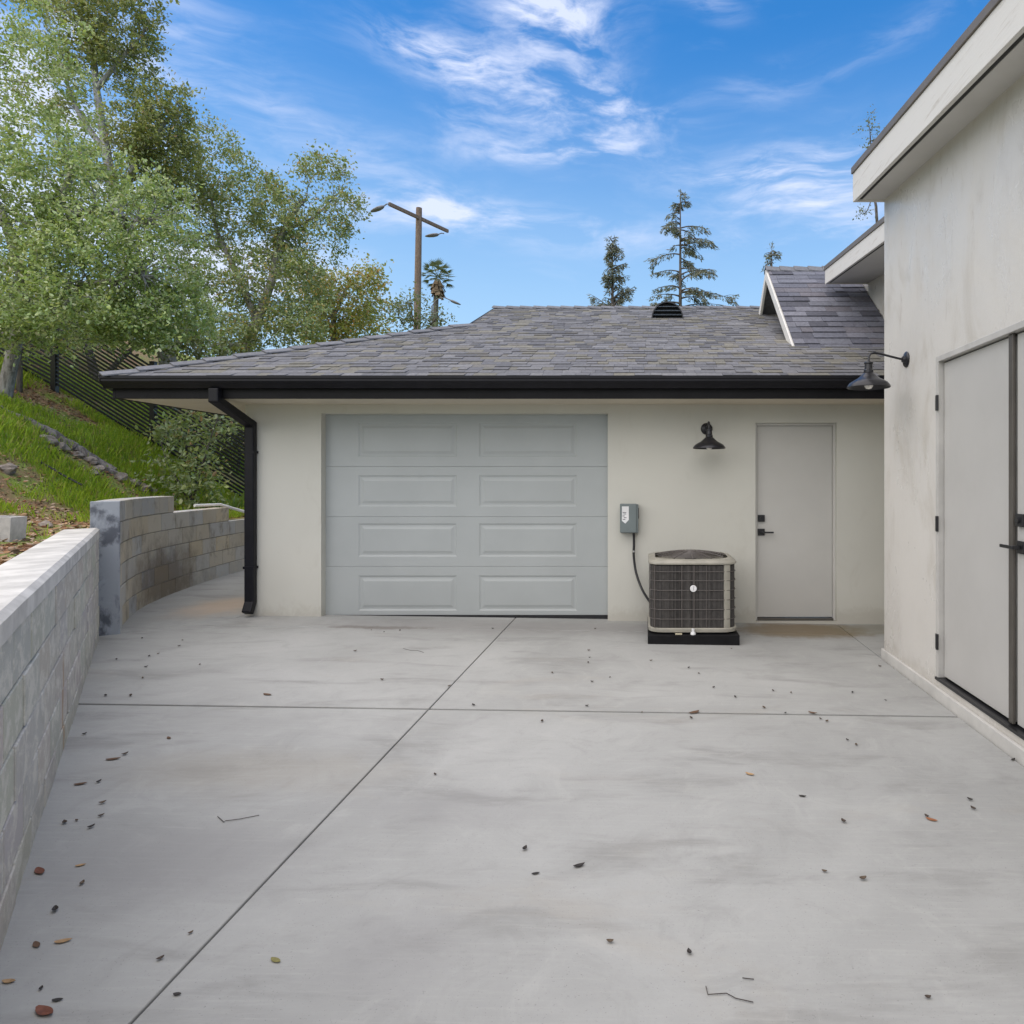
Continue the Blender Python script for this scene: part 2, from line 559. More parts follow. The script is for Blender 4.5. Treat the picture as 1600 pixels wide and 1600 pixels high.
def block_mat():
    m, t, b = new_mat('grey_block')
    a = t.n('ShaderNodeAttribute', attribute_name='col')
    tcn = t.n('ShaderNodeTexCoord')
    o = tcn.outputs['Object']
    sm = t.noise(t.mapping(o, (1.6, 1.6, 1.6)), 3.4, 7, 0.68, 0.3)
    c = t.mix(t.math('MULTIPLY', t.ramp(sm, 0.50, 0.62), 0.6), a.outputs['Color'], (0.56, 0.525, 0.46))
    c = t.mix(t.math('MULTIPLY', t.ramp(t.noise(t.mapping(o, (1.3, 1.3, 0.9), loc=(8, 3, 1)), 2.6, 8, 0.7, 0.3), 0.52, 0.68), 0.65), c, (0.23, 0.20, 0.165))
    # damp brown seep low on the wall
    spz = t.n('ShaderNodeSeparateXYZ')
    t.l(o, spz.inputs[0])
    dy = t.math('DIVIDE', t.math('SUBTRACT', spz.outputs[1], 8.0), 1.1)
    dz = t.math('DIVIDE', t.math('SUBTRACT', spz.outputs[2], 0.32), 0.45)
    d = t.math('SQRT', t.math('ADD', t.math('MULTIPLY', dy, dy), t.math('MULTIPLY', dz, dz)))
    d = t.math('ADD', d, t.math('MULTIPLY', t.math('SUBTRACT', t.noise(o, 3.5, 6, 0.7), 0.5), 1.3))
    c = t.mix(t.math('MULTIPLY', t.math('SUBTRACT', 1.0, t.ramp(d, 0.35, 1.15)), 0.75), c, (0.13, 0.10, 0.075))
    t.l(c, b.inputs['Base Color'])
    b.inputs['Roughness'].default_value = 0.92
    bn = t.n('ShaderNodeBump')
    bn.inputs['Strength'].default_value = 0.5
    bn.inputs['Distance'].default_value = 0.005
    t.l(t.noise(o, 80, 4, 0.7), bn.inputs['Height'])
    t.l(bn.outputs[0], b.inputs['Normal'])
    return m


def plaster_end_mat():
    m, t, b = new_mat('blue_grey_plaster')
    tcn = t.n('ShaderNodeTexCoord')
    o = tcn.outputs['Object']
    f = t.noise(t.mapping(o, (3.2, 3.2, 2.0), loc=(1, 2, 3)), 2.0, 6, 0.62, 0.25)
    c = t.mix(t.ramp(f, 0.44, 0.60), (0.33, 0.355, 0.385), (0.105, 0.115, 0.135))
    c = t.mix(t.math('MULTIPLY', t.ramp(t.noise(o, 9, 6, 0.65, 0.2), 0.56, 0.72), 0.6), c, (0.38, 0.41, 0.46))
    t.l(c, b.inputs['Base Color'])
    b.inputs['Roughness'].default_value = 0.8
    return m


def fascia_mat():
    m, t, b = new_mat('painted_board')
    tcn = t.n('ShaderNodeTexCoord')
    o = tcn.outputs['Object']
    gr = t.noise(t.mapping(o, (1, 1.1, 14)), 2.6, 7, 0.7, 0.6)
    kn = t.noise(t.mapping(o, (1, 3.0, 6)), 2.5, 3, 0.5, 0.2)
    c = t.mix(t.math('MULTIPLY', t.ramp(gr, 0.52, 0.72), 0.6), (0.70, 0.685, 0.65), (0.42, 0.37, 0.31))
    c = t.mix(t.math('MULTIPLY', t.ramp(kn, 0.70, 0.76), 0.7), c, (0.25, 0.21, 0.19))
    t.l(c, b.inputs['Base Color'])
    b.inputs['Roughness'].default_value = 0.6
    bn = t.n('ShaderNodeBump')
    bn.inputs['Strength'].default_value = 0.4
    bn.inputs['Distance'].default_value = 0.004
    t.l(gr, bn.inputs['Height'])
    t.l(bn.outputs[0], b.inputs['Normal'])
    return m


def leaf_mat(name, transl=0.35, rough=0.45):
    m, t, b = new_mat(name)
    a = t.n('ShaderNodeAttribute', attribute_name='col')
    t.l(a.outputs['Color'], b.inputs['Base Color'])
    b.inputs['Roughness'].default_value = rough
    b.inputs['Specular IOR Level'].default_value = 0.75
    tr = t.n('ShaderNodeBsdfTranslucent')
    t.l(t.mix(0.45, a.outputs['Color'], (0.42, 0.50, 0.08), 'MIX'), tr.inputs['Color'])
    mx = t.n('ShaderNodeMixShader')
    mx.inputs[0].default_value = transl
    out = m.node_tree.nodes['Material Output']
    t.l(b.outputs[0], mx.inputs[1])
    t.l(tr.outputs[0], mx.inputs[2])
    t.l(mx.outputs[0], out.inputs['Surface'])
    return m


def bark_mat(name, lo, hi):
    m, t, b = new_mat(name)
    tcn = t.n('ShaderNodeTexCoord')
    o = tcn.outputs['Object']
    f = t.noise(t.mapping(o, (6, 6, 1.6)), 2.5, 7, 0.7, 0.5)
    t.l(t.mix(t.ramp(f, 0.35, 0.65), lo, hi), b.inputs['Base Color'])
    b.inputs['Roughness'].default_value = 0.95
    bn = t.n('ShaderNodeBump')
    bn.inputs['Strength'].default_value = 0.9
    bn.inputs['Distance'].default_value = 0.02
    t.l(f, bn.inputs['Height'])
    t.l(bn.outputs[0], b.inputs['Normal'])
    return m


def hill_mat():
    m, t, b = new_mat('hill_soil')
    tcn = t.n('ShaderNodeTexCoord')
    o = tcn.outputs['Object']
    f = t.noise(o, 1.2, 7, 0.65, 0.6)
    c = t.mix(t.ramp(f, 0.38, 0.62), (0.30, 0.19, 0.105), (0.25, 0.33, 0.06))
    c = t.mix(t.math('MULTIPLY', t.ramp(t.noise(o, 16, 6, 0.75), 0.5, 0.75), 0.7), c, (0.33, 0.23, 0.15))
    c = t.mix(t.math('MULTIPLY', t.ramp(t.noise(o, 31, 5, 0.75), 0.55, 0.8), 0.7), c, (0.06, 0.04, 0.025))
    t.l(c, b.inputs['Base Color'])
    b.inputs['Roughness'].default_value = 1.0
    bn = t.n('ShaderNodeBump')
    bn.inputs['Strength'].default_value = 1.0
    bn.inputs['Distance'].default_value = 0.04
    t.l(t.noise(o, 18, 6, 0.75), bn.inputs['Height'])
    t.l(bn.outputs[0], b.inputs['Normal'])
    return m


M_CONC = concrete_mat()
M_DIRT = plain('joint_dirt', (0.05, 0.045, 0.04), 1.0)
M_GWALL = stucco_mat('garage_stucco', (0.60, 0.592, 0.53))
M_HWALL = stucco_mat('house_plaster', (0.63, 0.61, 0.57), (0.44, 0.405, 0.345), 0.55, 0.3)
M_GDOOR = plain('garage_door_steel', (0.395, 0.42, 0.415), 0.45, 0, 0.03, 2, 0.08, 200)
M_DOOR = plain('door_paint', (0.52, 0.51, 0.475), 0.45, 0, 0.03, 2)
M_HDOOR = plain('house_door_paint', (0.47, 0.462, 0.44), 0.42, 0, 0.04, 1.5)
M_TRIM = plain('casing_paint', (0.48, 0.47, 0.445), 0.5)
M_FRAME = plain('bronze_frame', (0.11, 0.10, 0.088), 0.4, 0.3)
M_BLACK = plain('black_metal', (0.014, 0.014, 0.016), 0.35, 0.0, 0.2)
M_GUTTER = plain('black_gutter', (0.008, 0.008, 0.011), 0.45, 0.0, 0.2, spec=0.25)
M_FASCIAB = plain('black_fascia', (0.006, 0.006, 0.007), 0.6, 0.0, 0.3, 3, spec=0.2)
M_SOFFIT = plain('soffit_paint', (0.62, 0.56, 0.45), 0.7, 0, 0.05, 2)
M_HSOFFIT = plain('house_soffit', (0.60, 0.59, 0.56), 0.7, 0, 0.05, 2)
M_FASCIA = fascia_mat()
M_DRIP = plain('brown_drip_edge', (0.17, 0.145, 0.12), 0.5, 0.2)
M_VENTSTRIP = plain('vent_strip', (0.02, 0.02, 0.018), 0.7)
M_SHINGLE = attr_mat('asphalt_shingle', 0.9, 0.22, 30, 0.6, 220, 0.004)
M_SLURRY = slurry_mat()
M_BLOCK = block_mat()
M_END = plaster_end_mat()
M_MORTAR = plain('mortar', (0.30, 0.29, 0.265), 0.95, 0, 0.2, 12, 0.4, 90)
M_CAP = plain('wall_cap', (0.56, 0.545, 0.51), 0.9, 0, 0.22, 4.0, 0.6, 45)
M_BEIGE = plain('beige_metal', (0.33, 0.315, 0.265), 0.5, 0.0, 0.12, 9)
M_COIL = attr_mat('coil', 0.65, 0.2, 25, 0.2, 120)
M_WIRE = plain('wire_guard', (0.115, 0.102, 0.095), 0.55, 0.1)
M_POST = plain('brown_post', (0.055, 0.048, 0.042), 0.5, 0.1)
M_GREYBOX = plain('grey_enamel', (0.16, 0.19, 0.19), 0.45, 0.1, 0.06)
M_WHITE = plain('white_plastic', (0.75, 0.75, 0.75), 0.4)
M_STICKER = plain('sticker_print', (0.12, 0.12, 0.14), 0.5)
M_BULB, _t, _b = new_mat('frosted_bulb')
_b.inputs['Base Color'].default_value = (0.86, 0.84, 0.80, 1)
_b.inputs['Roughness'].default_value = 0.25
_b.inputs['Subsurface Weight'].default_value = 0.4
_b.inputs['Subsurface Radius'].default_value = (0.03, 0.03, 0.03)
M_LAMP = plain('lamp_black', (0.020, 0.020, 0.024), 0.3, 0.2, 0.1)
M_POLE = bark_mat('pole_wood', (0.14, 0.10, 0.075), (0.24, 0.18, 0.14))
M_LHEAD = plain('lamp_head_grey', (0.16, 0.16, 0.17), 0.5, 0.2)
M_BARK = bark_mat('oak_bark', (0.13, 0.12, 0.11), (0.42, 0.40, 0.38))
M_BARKD = bark_mat('dark_bark', (0.05, 0.042, 0.036), (0.16, 0.14, 0.12))
M_BARKP = bark_mat('pale_bark', (0.18, 0.18, 0.185), (0.46, 0.46, 0.48))
M_LEAF = leaf_mat('oak_leaf', 0.42, 0.33)
M_GRASS = leaf_mat('grass_blade', 0.5, 0.45)
M_NEEDLE = leaf_mat('needle', 0.15, 0.6)
M_HILL = hill_mat()
M_LITTER = attr_mat('litter', 0.95, 0.2, 20, 0, 1)
M_STONE = plain('fieldstone', (0.27, 0.23, 0.195), 0.95, 0, 0.35, 6, 0.8, 30)
M_LOG = bark_mat('weathered_log', (0.10, 0.085, 0.075), (0.34, 0.30, 0.27))
M_GROUND = plain('far_ground', (0.12, 0.13, 0.06), 1.0, 0, 0.3, 0.2)


# ------------------------------------------------------------------ ground shape
def gz(x):
    return 0.005 - 0.0145 * max(-6.5, min(2.6, x))


def sstep(x, a, b):
    t = max(0.0, min(1.0, (x - a) / (b - a)))
    return t * t * (3 - 2 * t)


WALL_LINE = [(-1.18, -30.0), (-1.18, 1.0), (-4.77, 5.97), (-5.01, 6.57), (-5.44, 7.42), (-5.75, 8.6), (-6.05, 10.2),
             (-6.25, 12.5), (-6.35, 16.0), (-6.35, 80.0)]


def wall_dist(x, y):
    """signed distance to the retaining walls' driveway face, positive on the hill"""
    best, sgn = 1e9, 1
    for (ax, ay), (bx, by) in zip(WALL_LINE, WALL_LINE[1:]):
        dx, dy = bx - ax, by - ay
        t = max(0, min(1, ((x - ax) * dx + (y - ay) * dy) / (dx * dx + dy * dy)))
        qx, qy = ax + t * dx, ay + t * dy
        d = math.hypot(x - qx, y - qy)
        if d < best:
            best = d
            sgn = 1 if (dx * (y - ay) - dy * (x - ax)) > 0 else -1
    return best * sgn


def hill_z(x, y, s=None):
    if s is None:
        s = wall_dist(x, y)
    g = 0.0
    if s > 0.6:
        q = s - 0.6
        g = 0.46 * q * sstep(q, 0.0, 2.2) + 0.09 * q
        if s > 8:
            g = g - (s - 8) * 0.46 * sstep(s, 8, 16)
    g *= 0.25 + 0.75 * sstep(y, 0.5, 5.0)
    top = 0.98 - 0.12 * sstep(y, 7.5, 10.5)
    n = mnoise.noise((x * 0.7, y * 0.7, 0.3)) * 0.09 + mnoise.noise((x * 2.3, y * 2.3, 4.0)) * 0.045
    return top + g + n * sstep(s, 0.1, 0.8)


# ================================================================== THE SETTING
gm = MB()
gm.add([(-2500, -2500, -0.40), (2500, -2500, -0.40), (2500, 2500, -0.40), (-2500, 2500, -0.40)], [(0, 1, 2, 3)])
tag(gm.build('ground', M_GROUND), kind='structure')

# driveway slabs with real open joints over a dirt bed
slabs = MB()


def slab(poly, th=0.09):
    n = len(poly)
    vs = [(x, y, gz(x) - th) for x, y in poly] + [(x, y, gz(x)) for x, y in poly]
    slabs.add(vs, [tuple(range(n))[::-1], tuple(range(n, 2 * n))] + [(k, (k + 1) % n, n + (k + 1) % n, n + k) for k in range(n)])


G, H = 0.0045, 0.013
JX, JR, YJ = -1.355, 1.945, 4.265
slab([(-6.4, -7), (JX - G, -7), (JX - G, YJ - H), (-6.4, YJ - H)])
slab([(JX + G, -7), (JR - 0.005, -7), (JR - 0.005, YJ - H), (JX + G, YJ - H)])
slab([(-6.4, YJ + H), (JX - G, YJ + H), (JX - G, 6.513), (-4.432, 6.513), (-4.76, 6.135), (-6.4, 6.135)])
slab([(JX + G, YJ + H), (JR - 0.005, YJ + H), (JR - 0.005, 6.513), (JX + G, 6.513)])
slab([(-4.425, 6.530), (JX - G, 6.530), (JX - G, 7.25), (-4.122, 7.25), (-4.122, 6.878)])
slab([(JX + G, 6.530), (JR - 0.005, 6.530), (JR - 0.005, 7.25), (JX + G, 7.25)])
slab([(JR + 0.005, 5.5), (3.4, 5.5), (3.4, 7.25), (JR + 0.005, 7.25)])
tag(slabs.build('driveway', M_CONC, bevel=0.005, seg=2), kind='structure')
slabs = MB()
slab([(-6.6, 6.143), (-4.763, 6.143), (-4.13, 6.883), (-4.13, 10.4), (-6.6, 10.4)])
slab([(-6.6, 10.412), (-4.13, 10.412), (-4.13, 17), (-6.6, 17)])
tag(slabs.build('path', M_CONC, bevel=0.005), kind='structure')
dm = MB()
dm.add([(-7, -7, gz(-7) - 0.030), (3.4, -7, gz(3.4) - 0.030), (3.4, 7.2, gz(3.4) - 0.030), (-7, 7.2, gz(-7) - 0.030)], [(0, 1, 2, 3)])
tag(dm.build('joint_bed', M_DIRT), kind='structure')

# hillside height field
hx0, hx1, hy0, hy1, st = -34.0, -0.9, -8.0, 40.0, 0.16
xs = np.concatenate([np.arange(-34, -14, 0.6), np.arange(-14, -0.9, st)])
ys = np.concatenate([np.arange(-8, 1, 0.5), np.arange(1, 14.5, st), np.arange(14.5, 44, 0.7)])
hv, hs_, = [], []
for y in ys:
    for x in xs:
        s = wall_dist(x, y)
        hs_.append(s)
        hv.append((x, y, hill_z(x, y, s)))
nx = len(xs)
hf = []
for j in range(len(ys) - 1):
    for i in range(nx - 1):
        q = (j * nx + i, j * nx + i + 1, (j + 1) * nx + i + 1, (j + 1) * nx + i)
        if min(hs_[k] for k in q) > 0.035:
            hf.append(q)
hm = MB()
hm.v, hm.f, hm.c = hv, hf, [None] * len(hf)
tag(hm.build('hill', M_HILL, smooth=True, angle=180), kind='structure')


# ================================================================== RETAINING WALLS
def rnd_grey(lo, hi, warm=0.05):
    g = random.uniform(lo, hi)
    w = random.uniform(-0.2, 1) * warm
    return (g * (1 + w * 0.6), g, g * (1 - w))


def path_points(line, step):
    out = []
    for (a, b) in zip(line, line[1:]):
        a, b = Vector(a), Vector(b)
        n = max(1, int((b - a).length / step))
        for k in range(n):
            out.append(a.lerp(b, k / n))
    out.append(Vector(line[-1]))
    return out


def catmull(P, n=12):
    P = [Vector(p) for p in P]
    P = [P[0] * 2 - P[1]] + P + [P[-1] * 2 - P[-2]]
    out = []
    for i in range(1, len(P) - 2):
        for k in range(n):
            t = k / n
            a, b, c, d = P[i - 1], P[i], P[i + 1], P[i + 2]
            out.append(0.5 * ((2 * b) + (c - a) * t + (2 * a - 5 * b + 4 * c - d) * t * t + (3 * b - a - 3 * c + d) * t ** 3))
    out.append(P[-2])
    return out


class Arc:
    def __init__(self, pts):
        self.p = [Vector(q) for q in pts]
        self.s = [0.0]
        for a, b in zip(self.p, self.p[1:]):
            self.s.append(self.s[-1] + (b - a).length)

    def at(self, s):
        s = max(0, min(self.s[-1] - 1e-6, s))
        for i in range(len(self.s) - 1):
            if s <= self.s[i + 1]:
                t = (s - self.s[i]) / (self.s[i + 1] - self.s[i])
                d = (self.p[i + 1] - self.p[i]).normalized()
                return self.p[i].lerp(self.p[i + 1], t), d
        return self.p[-1], (self.p[-1] - self.p[-2]).normalized()


def block_course(mb, arc, s0, s1, z0, z1, thick, stagger, colf, bl=0.40, gap=0.009, jit=0.003):
    s = s0 - (bl / 2 if stagger else 0)
    while s < s1 - 0.02:
        a, b = max(s, s0), min(s + bl - gap, s1)
        if b - a > 0.03:
            j = random.uniform(-jit, jit)
            pa, da = arc.at(a)
            pb, db = arc.at(b)
            na, nb = Vector((-da.y, da.x)), Vector((-db.y, db.x))     # towards the hill
            fa, fb = pa - na * j, pb - nb * j
            ra, rb = pa + na * thick, pb + nb * thick
            q = [fa, fb, rb, ra]
            vs = [(p.x, p.y, z0) for p in q] + [(p.x, p.y, z1 - gap) for p in q]
            mb.add(vs, [(0, 1, 2, 3), (7, 6, 5, 4), (4, 5, 1, 0), (5, 6, 2, 1), (6, 7, 3, 2), (7, 4, 0, 3)], colf())
        s += bl


def core_strip(mb, arc, s0, s1, z0, zt, thick, inset):
    n = max(2, int((s1 - s0) / 0.2))
    ring = []
    for k in range(n + 1):
        s = s0 + (s1 - s0) * k / n
        p, d = arc.at(s)
        nn = Vector((-d.y, d.x))
        f, r = p + nn * inset, p + nn * (thick - inset)
        ring.append([(f.x, f.y, z0), (r.x, r.y, z0), (r.x, r.y, zt), (f.x, f.y, zt)])
    vs = [v for r_ in ring for v in r_]
    fs = [(4 * k + a, 4 * k + (a + 1) % 4, 4 * k + 4 + (a + 1) % 4, 4 * k + 4 + a) for k in range(n) for a in range(4)]
    fs += [(3, 2, 1, 0), (4 * n, 4 * n + 1, 4 * n + 2, 4 * n + 3)]
    mb.add(vs, fs)


# front wall: mortar-skimmed block with a smooth cap
fw = empty('retaining_wall', (-3.0, 3.5, 0))
tag(fw, 'low straight grey block wall with smooth pale cap along the left edge of the driveway', 'retaining wall')
front = Arc([(-1.18, -7.0), (-1.18, 1.0), (-4.755, 5.95)])
L = front.s[-1]
fb = MB()
zt = 0.06
for k in range(5):
    block_course(fb, front, 0, L, -0.02 + k * 0.195, -0.02 + (k + 1) * 0.195, 0.245, k % 2, lambda: tuple(k_ * random.uniform(0.95, 1.05) for k_ in (0.445, 0.432, 0.395)), jit=0.004)
fb.build('block_courses', M_SLURRY, fw, bevel=0.004, seg=1, recalc=True)
cb = MB()
core_strip(cb, front, 0.0, L - 0.006, -0.1, 0.95, 0.245, 0.0095)
cb.build('mortar_core', M_MORTAR, fw, recalc=True)
# cap: slightly wavy trowelled top
cp = MB()
n = int(L / 0.12)
ring = []
for k in range(n + 1):
    s = L * k / n
    p, d = front.at(s)
    nn = Vector((-d.y, d.x))
    w1 = 0.0015 * mnoise.noise((s * 2.1, 8, 2)) + 0.0015 * mnoise.noise((s * 9, 1, 2))
    w2 = 0.005 * mnoise.noise((s * 3.7, 3, 1))
    prof = [(-0.004 + w1, 0.950 + w2 * 0.5), (-0.004 + w1, 1.018), (0.018 + w1, 1.036), (0.235, 1.030), (0.262 + w1, 1.01), (0.262, 0.94)]
    ring.append([((p + nn * o_).x, (p + nn * o_).y, z) for o_, z in prof])
m_ = len(ring[0])
cp.add([v for r_ in ring for v in r_], [(m_ * k + a, m_ * k + (a + 1) % m_, m_ * k + m_ + (a + 1) % m_, m_ * k + m_ + a)
                                       for k in range(n) for a in range(m_)] + [tuple(range(m_)), tuple(range(n * m_, n * m_ + m_))[::-1]])
cp.build('cap', M_CAP, fw, smooth=True, angle=40, recalc=True)

# curved taller wall
cw = empty('retaining_wall', (-5.2, 7.2, 0.08))
tag(cw, 'taller curved grey block wall with stepped top, brown damp stains and a blue grey plastered end', 'retaining wall')
cpts = catmull([(-4.72, 6.13), (-5.01, 6.57), (-5.44, 7.42), (-5.78, 8.6), (-6.06, 10.2), (-6.25, 12.5), (-6.35, 16.0)])
curve = Arc([(p.x, p.y) for p in cpts])


def s_at_y(y):
    for i, p in enumerate(curve.p):
        if p.y >= y:
            return curve.s[i]
    return curve.s[-1]


sA, sB = s_at_y(8.2), s_at_y(9.75)
ends = [curve.s[-1], curve.s[-1], curve.s[-1], curve.s[-1], sB, sA]
bb = MB()
for k in range(6):
    block_course(bb, curve, 0.012, ends[k], 0.065 + 0.2 * k, 0.065 + 0.2 * (k + 1), 0.195, k % 2, lambda: rnd_grey(0.46, 0.54, 0.24), jit=0.003)
bb.build('block_courses', M_BLOCK, cw, bevel=0.004, seg=1, recalc=True)
mc = MB()
core_strip(mc, curve, 0.02, sA - 0.004, 0.0, 1.250, 0.195, 0.009)
core_strip(mc, curve, sA, sB - 0.004, 0.0, 1.050, 0.195, 0.009)
core_strip(mc, curve, sB, curve.s[-1], 0.0, 0.850, 0.195, 0.009)
mc.build('mortar_core', M_MORTAR, cw, recalc=True)
ep = MB()
p, d = curve.at(0.0)
nn = Vector((-d.y, d.x))
e0, e1 = p - nn * 0.008, p + nn * 0.203
q = [e0 + d * 0.010, e1 + d * 0.010, e1 - d * 0.016, e0 - d * 0.016]
ep.add([(v.x, v.y, 0.05) for v in q] + [(v.x, v.y, 1.262) for v in q],
       [(0, 1, 2, 3), (7, 6, 5, 4), (4, 5, 1, 0), (5, 6, 2, 1), (6, 7, 3, 2), (7, 4, 0, 3)])
ep.build('end_face', M_END, cw, bevel=0.008, recalc=True)

# loose hollow block on the hill
lb = empty('concrete_block', (-4.93, 5.12, hill_z(-4.93, 5.12) + 0.045), R(12))
M0 = Matrix.Translation(lb.location) @ Matrix.Rotation(R(14), 4, 'Z') @ Matrix.Rotation(R(3), 4, 'Y')
b_ = MB()
holes = [(-0.165, -0.02, -0.065, 0.065), (0.02, 0.165, -0.065, 0.065)]
xs_ = [-0.195, -0.165, -0.02, 0.02, 0.165, 0.195]
ys_ = [-0.095, -0.065, 0.065, 0.095]
for i in range(5):
    for j in range(3):
        if j == 1 and i in (1, 3):
            continue
        b_.box(xs_[i], xs_[i + 1], ys_[j], ys_[j + 1], -0.05, 0.14, (0.50, 0.48, 0.45), M0)
bo = b_.build('concrete_block', attr_mat('loose_block', 0.95, 0.15, 20, 0.5, 90))
bpy.data.objects.remove(lb)
bo.name = 'concrete_block'
tag(bo, 'hollow grey concrete block lying in the grass behind the low wall cap', 'concrete block')

# white offcut lying on the curved wall
wp = MB()
p0, _d = curve.at(sB - 0.35)
nx_ = Vector((-_d.y, _d.x))
a_ = Vector((p0.x, p0.y, 0)) + Vector((nx_.x, nx_.y, 0)) * 0.12
wp.tube([a_ + Vector((-0.1, -0.15, 1.10)), a_ + Vector((0.0, 0.25, 1.10)), a_ + Vector((0.10, 0.9, 0.93))], [0.02, 0.02, 0.02], 10)
tag(wp.build('plastic_pipe', M_WHITE, smooth=True), 'white plastic pipe offcut lying along the stepped top of the curved wall', 'pipe')


# ================================================================== GARAGE
ga = empty('garage', (-0.6, 10.5, 0))
tag(ga, 'white stucco garage with grey shingle roof, black gutter and closed panel door', 'garage')
GX0, GX1, GY0, GY1 = -4.10, 2.84, 7.0, 14.2
DX0, DX1, DZ1 = -3.325, -0.395, 2.13          # garage door opening
SX0, SX1, SZ1 = 1.115, 1.945, 2.035           # side door opening
gw = MB()
grid_wall(gw, [GX0, GX1], [-0.12, 2.32], [(DX0, DX1, -0.12, DZ1), (SX0, SX1, 0.005, SZ1)], 0.20, lambda u, z, d: (u, GY0 + d, z))
gw.box(GX0, GX0 + 0.2, GY0 + 0.2005, GY1, -0.12, 2.32)
gw.box(GX0 + 0.2005, GX1, GY1 - 0.2, GY1, -0.12, 2.32)
gw.build('wall', M_GWALL, ga)

# sectional door: four sections with two long raised panels each
gd = empty('garage_door', (0, 0, 0))
gd.parent = ga
gd.matrix_parent_inverse = parent_inverse(ga)
gdm = MB()
SEC = [0.045, 0.555, 1.07, 1.59, 2.135]
YD = 7.10


def panel_rings(mb, x0, x1, z0, z1, y):
    """embossed panel: groove round a raised field"""
    steps = [(0.0, 0.0), (0.016, 0.008), (0.032, 0.008), (0.060, 0.0)]
    rings = []
    for ins, dy in steps:
        rings.append([(x0 + ins, y + dy, z0 + ins), (x1 - ins, y + dy, z0 + ins), (x1 - ins, y + dy, z1 - ins), (x0 + ins, y + dy, z1 - ins)])
    vs = [v for r_ in rings for v in r_]
    fs = [(4 * k + a, 4 * k + (a + 1) % 4, 4 * k + 4 + (a + 1) % 4, 4 * k + 4 + a) for k in range(len(rings) - 1) for a in range(4)]
    fs.append(tuple(range(4 * len(rings) - 4, 4 * len(rings))))
    mb.add(vs, fs)


PX = [(-2.985, -1.965), (-1.735, -0.720)]
PZ = [(0.095, 0.460), (0.655, 1.000), (1.175, 1.500), (1.690, 2.045)]
for k in range(4):
    mb = MB()
    x0, x1, z0, z1 = DX0 - 0.03, DX1 + 0.03, SEC[k] + 0.0012, SEC[k + 1] - 0.0012
    xs_ = [x0, PX[0][0], PX[0][1], PX[1][0], PX[1][1], x1]
    zs_ = [z0, PZ[k][0], PZ[k][1], z1]
    for i in range(5):
        for j in range(3):
            if j == 1 and i in (1, 3):
                continue
            mb.add([(xs_[i], YD, zs_[j]), (xs_[i + 1], YD, zs_[j]), (xs_[i + 1], YD, zs_[j + 1]), (xs_[i], YD, zs_[j + 1])], [(0, 1, 2, 3)])
    for (a, b) in PX:
        panel_rings(mb, a, b, PZ[k][0], PZ[k][1], YD)
    # rounded lips top and bottom and a back sheet
    mb.add([(x0, YD, z1), (x1, YD, z1), (x1, YD + 0.04, z1), (x0, YD + 0.04, z1)], [(0, 1, 2, 3)])
    mb.add([(x0, YD, z0), (x1, YD, z0), (x1, YD + 0.04, z0), (x0, YD + 0.04, z0)], [(3, 2, 1, 0)])
    mb.add([(x0, YD + 0.04, z0), (x1, YD + 0.04, z0), (x1, YD + 0.04, z1), (x0, YD + 0.04, z1)], [(3, 2, 1, 0)])
    gdm.v, base = gdm.v + mb.v, len(gdm.v)
    gdm.f += [tuple(i + base for i in f) for f in mb.f]
    gdm.c += mb.c
bpy.data.objects.remove(gd)
gdo = gdm.build('garage_door', M_GDOOR, ga)
sl = MB()
sl.box(DX0 + 0.002, DX1 - 0.002, YD - 0.012, YD + 0.03, -0.02, 0.052)
sl.build('bottom_seal', M_BLACK, gdo)

# side door
sd = MB()
sd.box(SX0 + 0.028, SX1 - 0.028, 7.075, 7.12, 0.035, SZ1 - 0.028)
sdo = sd.build('side_door', M_DOOR, ga, bevel=0.002)
fr = MB()
fr.box(SX0, SX0 + 0.025, 7.045, 7.19, 0.006, SZ1)
fr.box(SX1 - 0.025, SX1, 7.045, 7.19, 0.006, SZ1)
fr.box(SX0 + 0.0255, SX1 - 0.0255, 7.045, 7.19, SZ1 - 0.025, SZ1)
fr.build('door_frame', M_DOOR, ga, bevel=0.002)
th = MB()
th.box(SX0 + 0.0255, SX1 - 0.0255, 7.03, 7.19, -0.02, 0.028)
th.build('threshold', M_FRAME, ga)


def lever_set(parent, base, out, along, zs, fl=0.033):
    """square deadbolt and square-rose lever. out = away from the door, along = lever direction"""
    out, along = Vector(out), Vector(along)
    up = Vector((0, 0, 1))
    Mx = Matrix((along, out, up)).transposed().to_4x4()

    def mk(z, d):
        return Matrix.Translation(Vector(base) + up * z) @ Mx
    db = MB()
    db.box(-fl, fl, 0.0, 0.022, -fl, fl, None, mk(zs[0], 0))
    dbo = db.build('deadbolt', M_BLACK, parent, bevel=0.003, recalc=True)
    cy = MB()
    cy.lathe([(0.0, 0.012), (0.017, 0.012), (0.017, 0), (0.0, 0)], (0, 0, 0), 16, None,
             mk(zs[0], 0) @ Matrix.Translation((0, 0.0225, 0)) @ Matrix.Rotation(R(-90), 4, 'X'))
    cy.build('keyhole', M_BLACK, dbo, smooth=True, recalc=True)
    lv = MB()
    lv.box(-fl, fl, 0.0, 0.014, -fl, fl, None, mk(zs[1], 0))
    lv.box(-0.010, 0.010, 0.0145, 0.050, -0.010, 0.010, None, mk(zs[1], 0))
    lv.box(-0.012, 0.120, 0.0505, 0.063, -0.009, 0.009, None, mk(zs[1], 0))
    lv.build('handle', M_BLACK, parent, bevel=0.003, recalc=True)


lever_set(sdo, (1.185, 7.075, 0), (0, -1, 0), (1, 0, 0), (1.055, 0.912), 0.035)

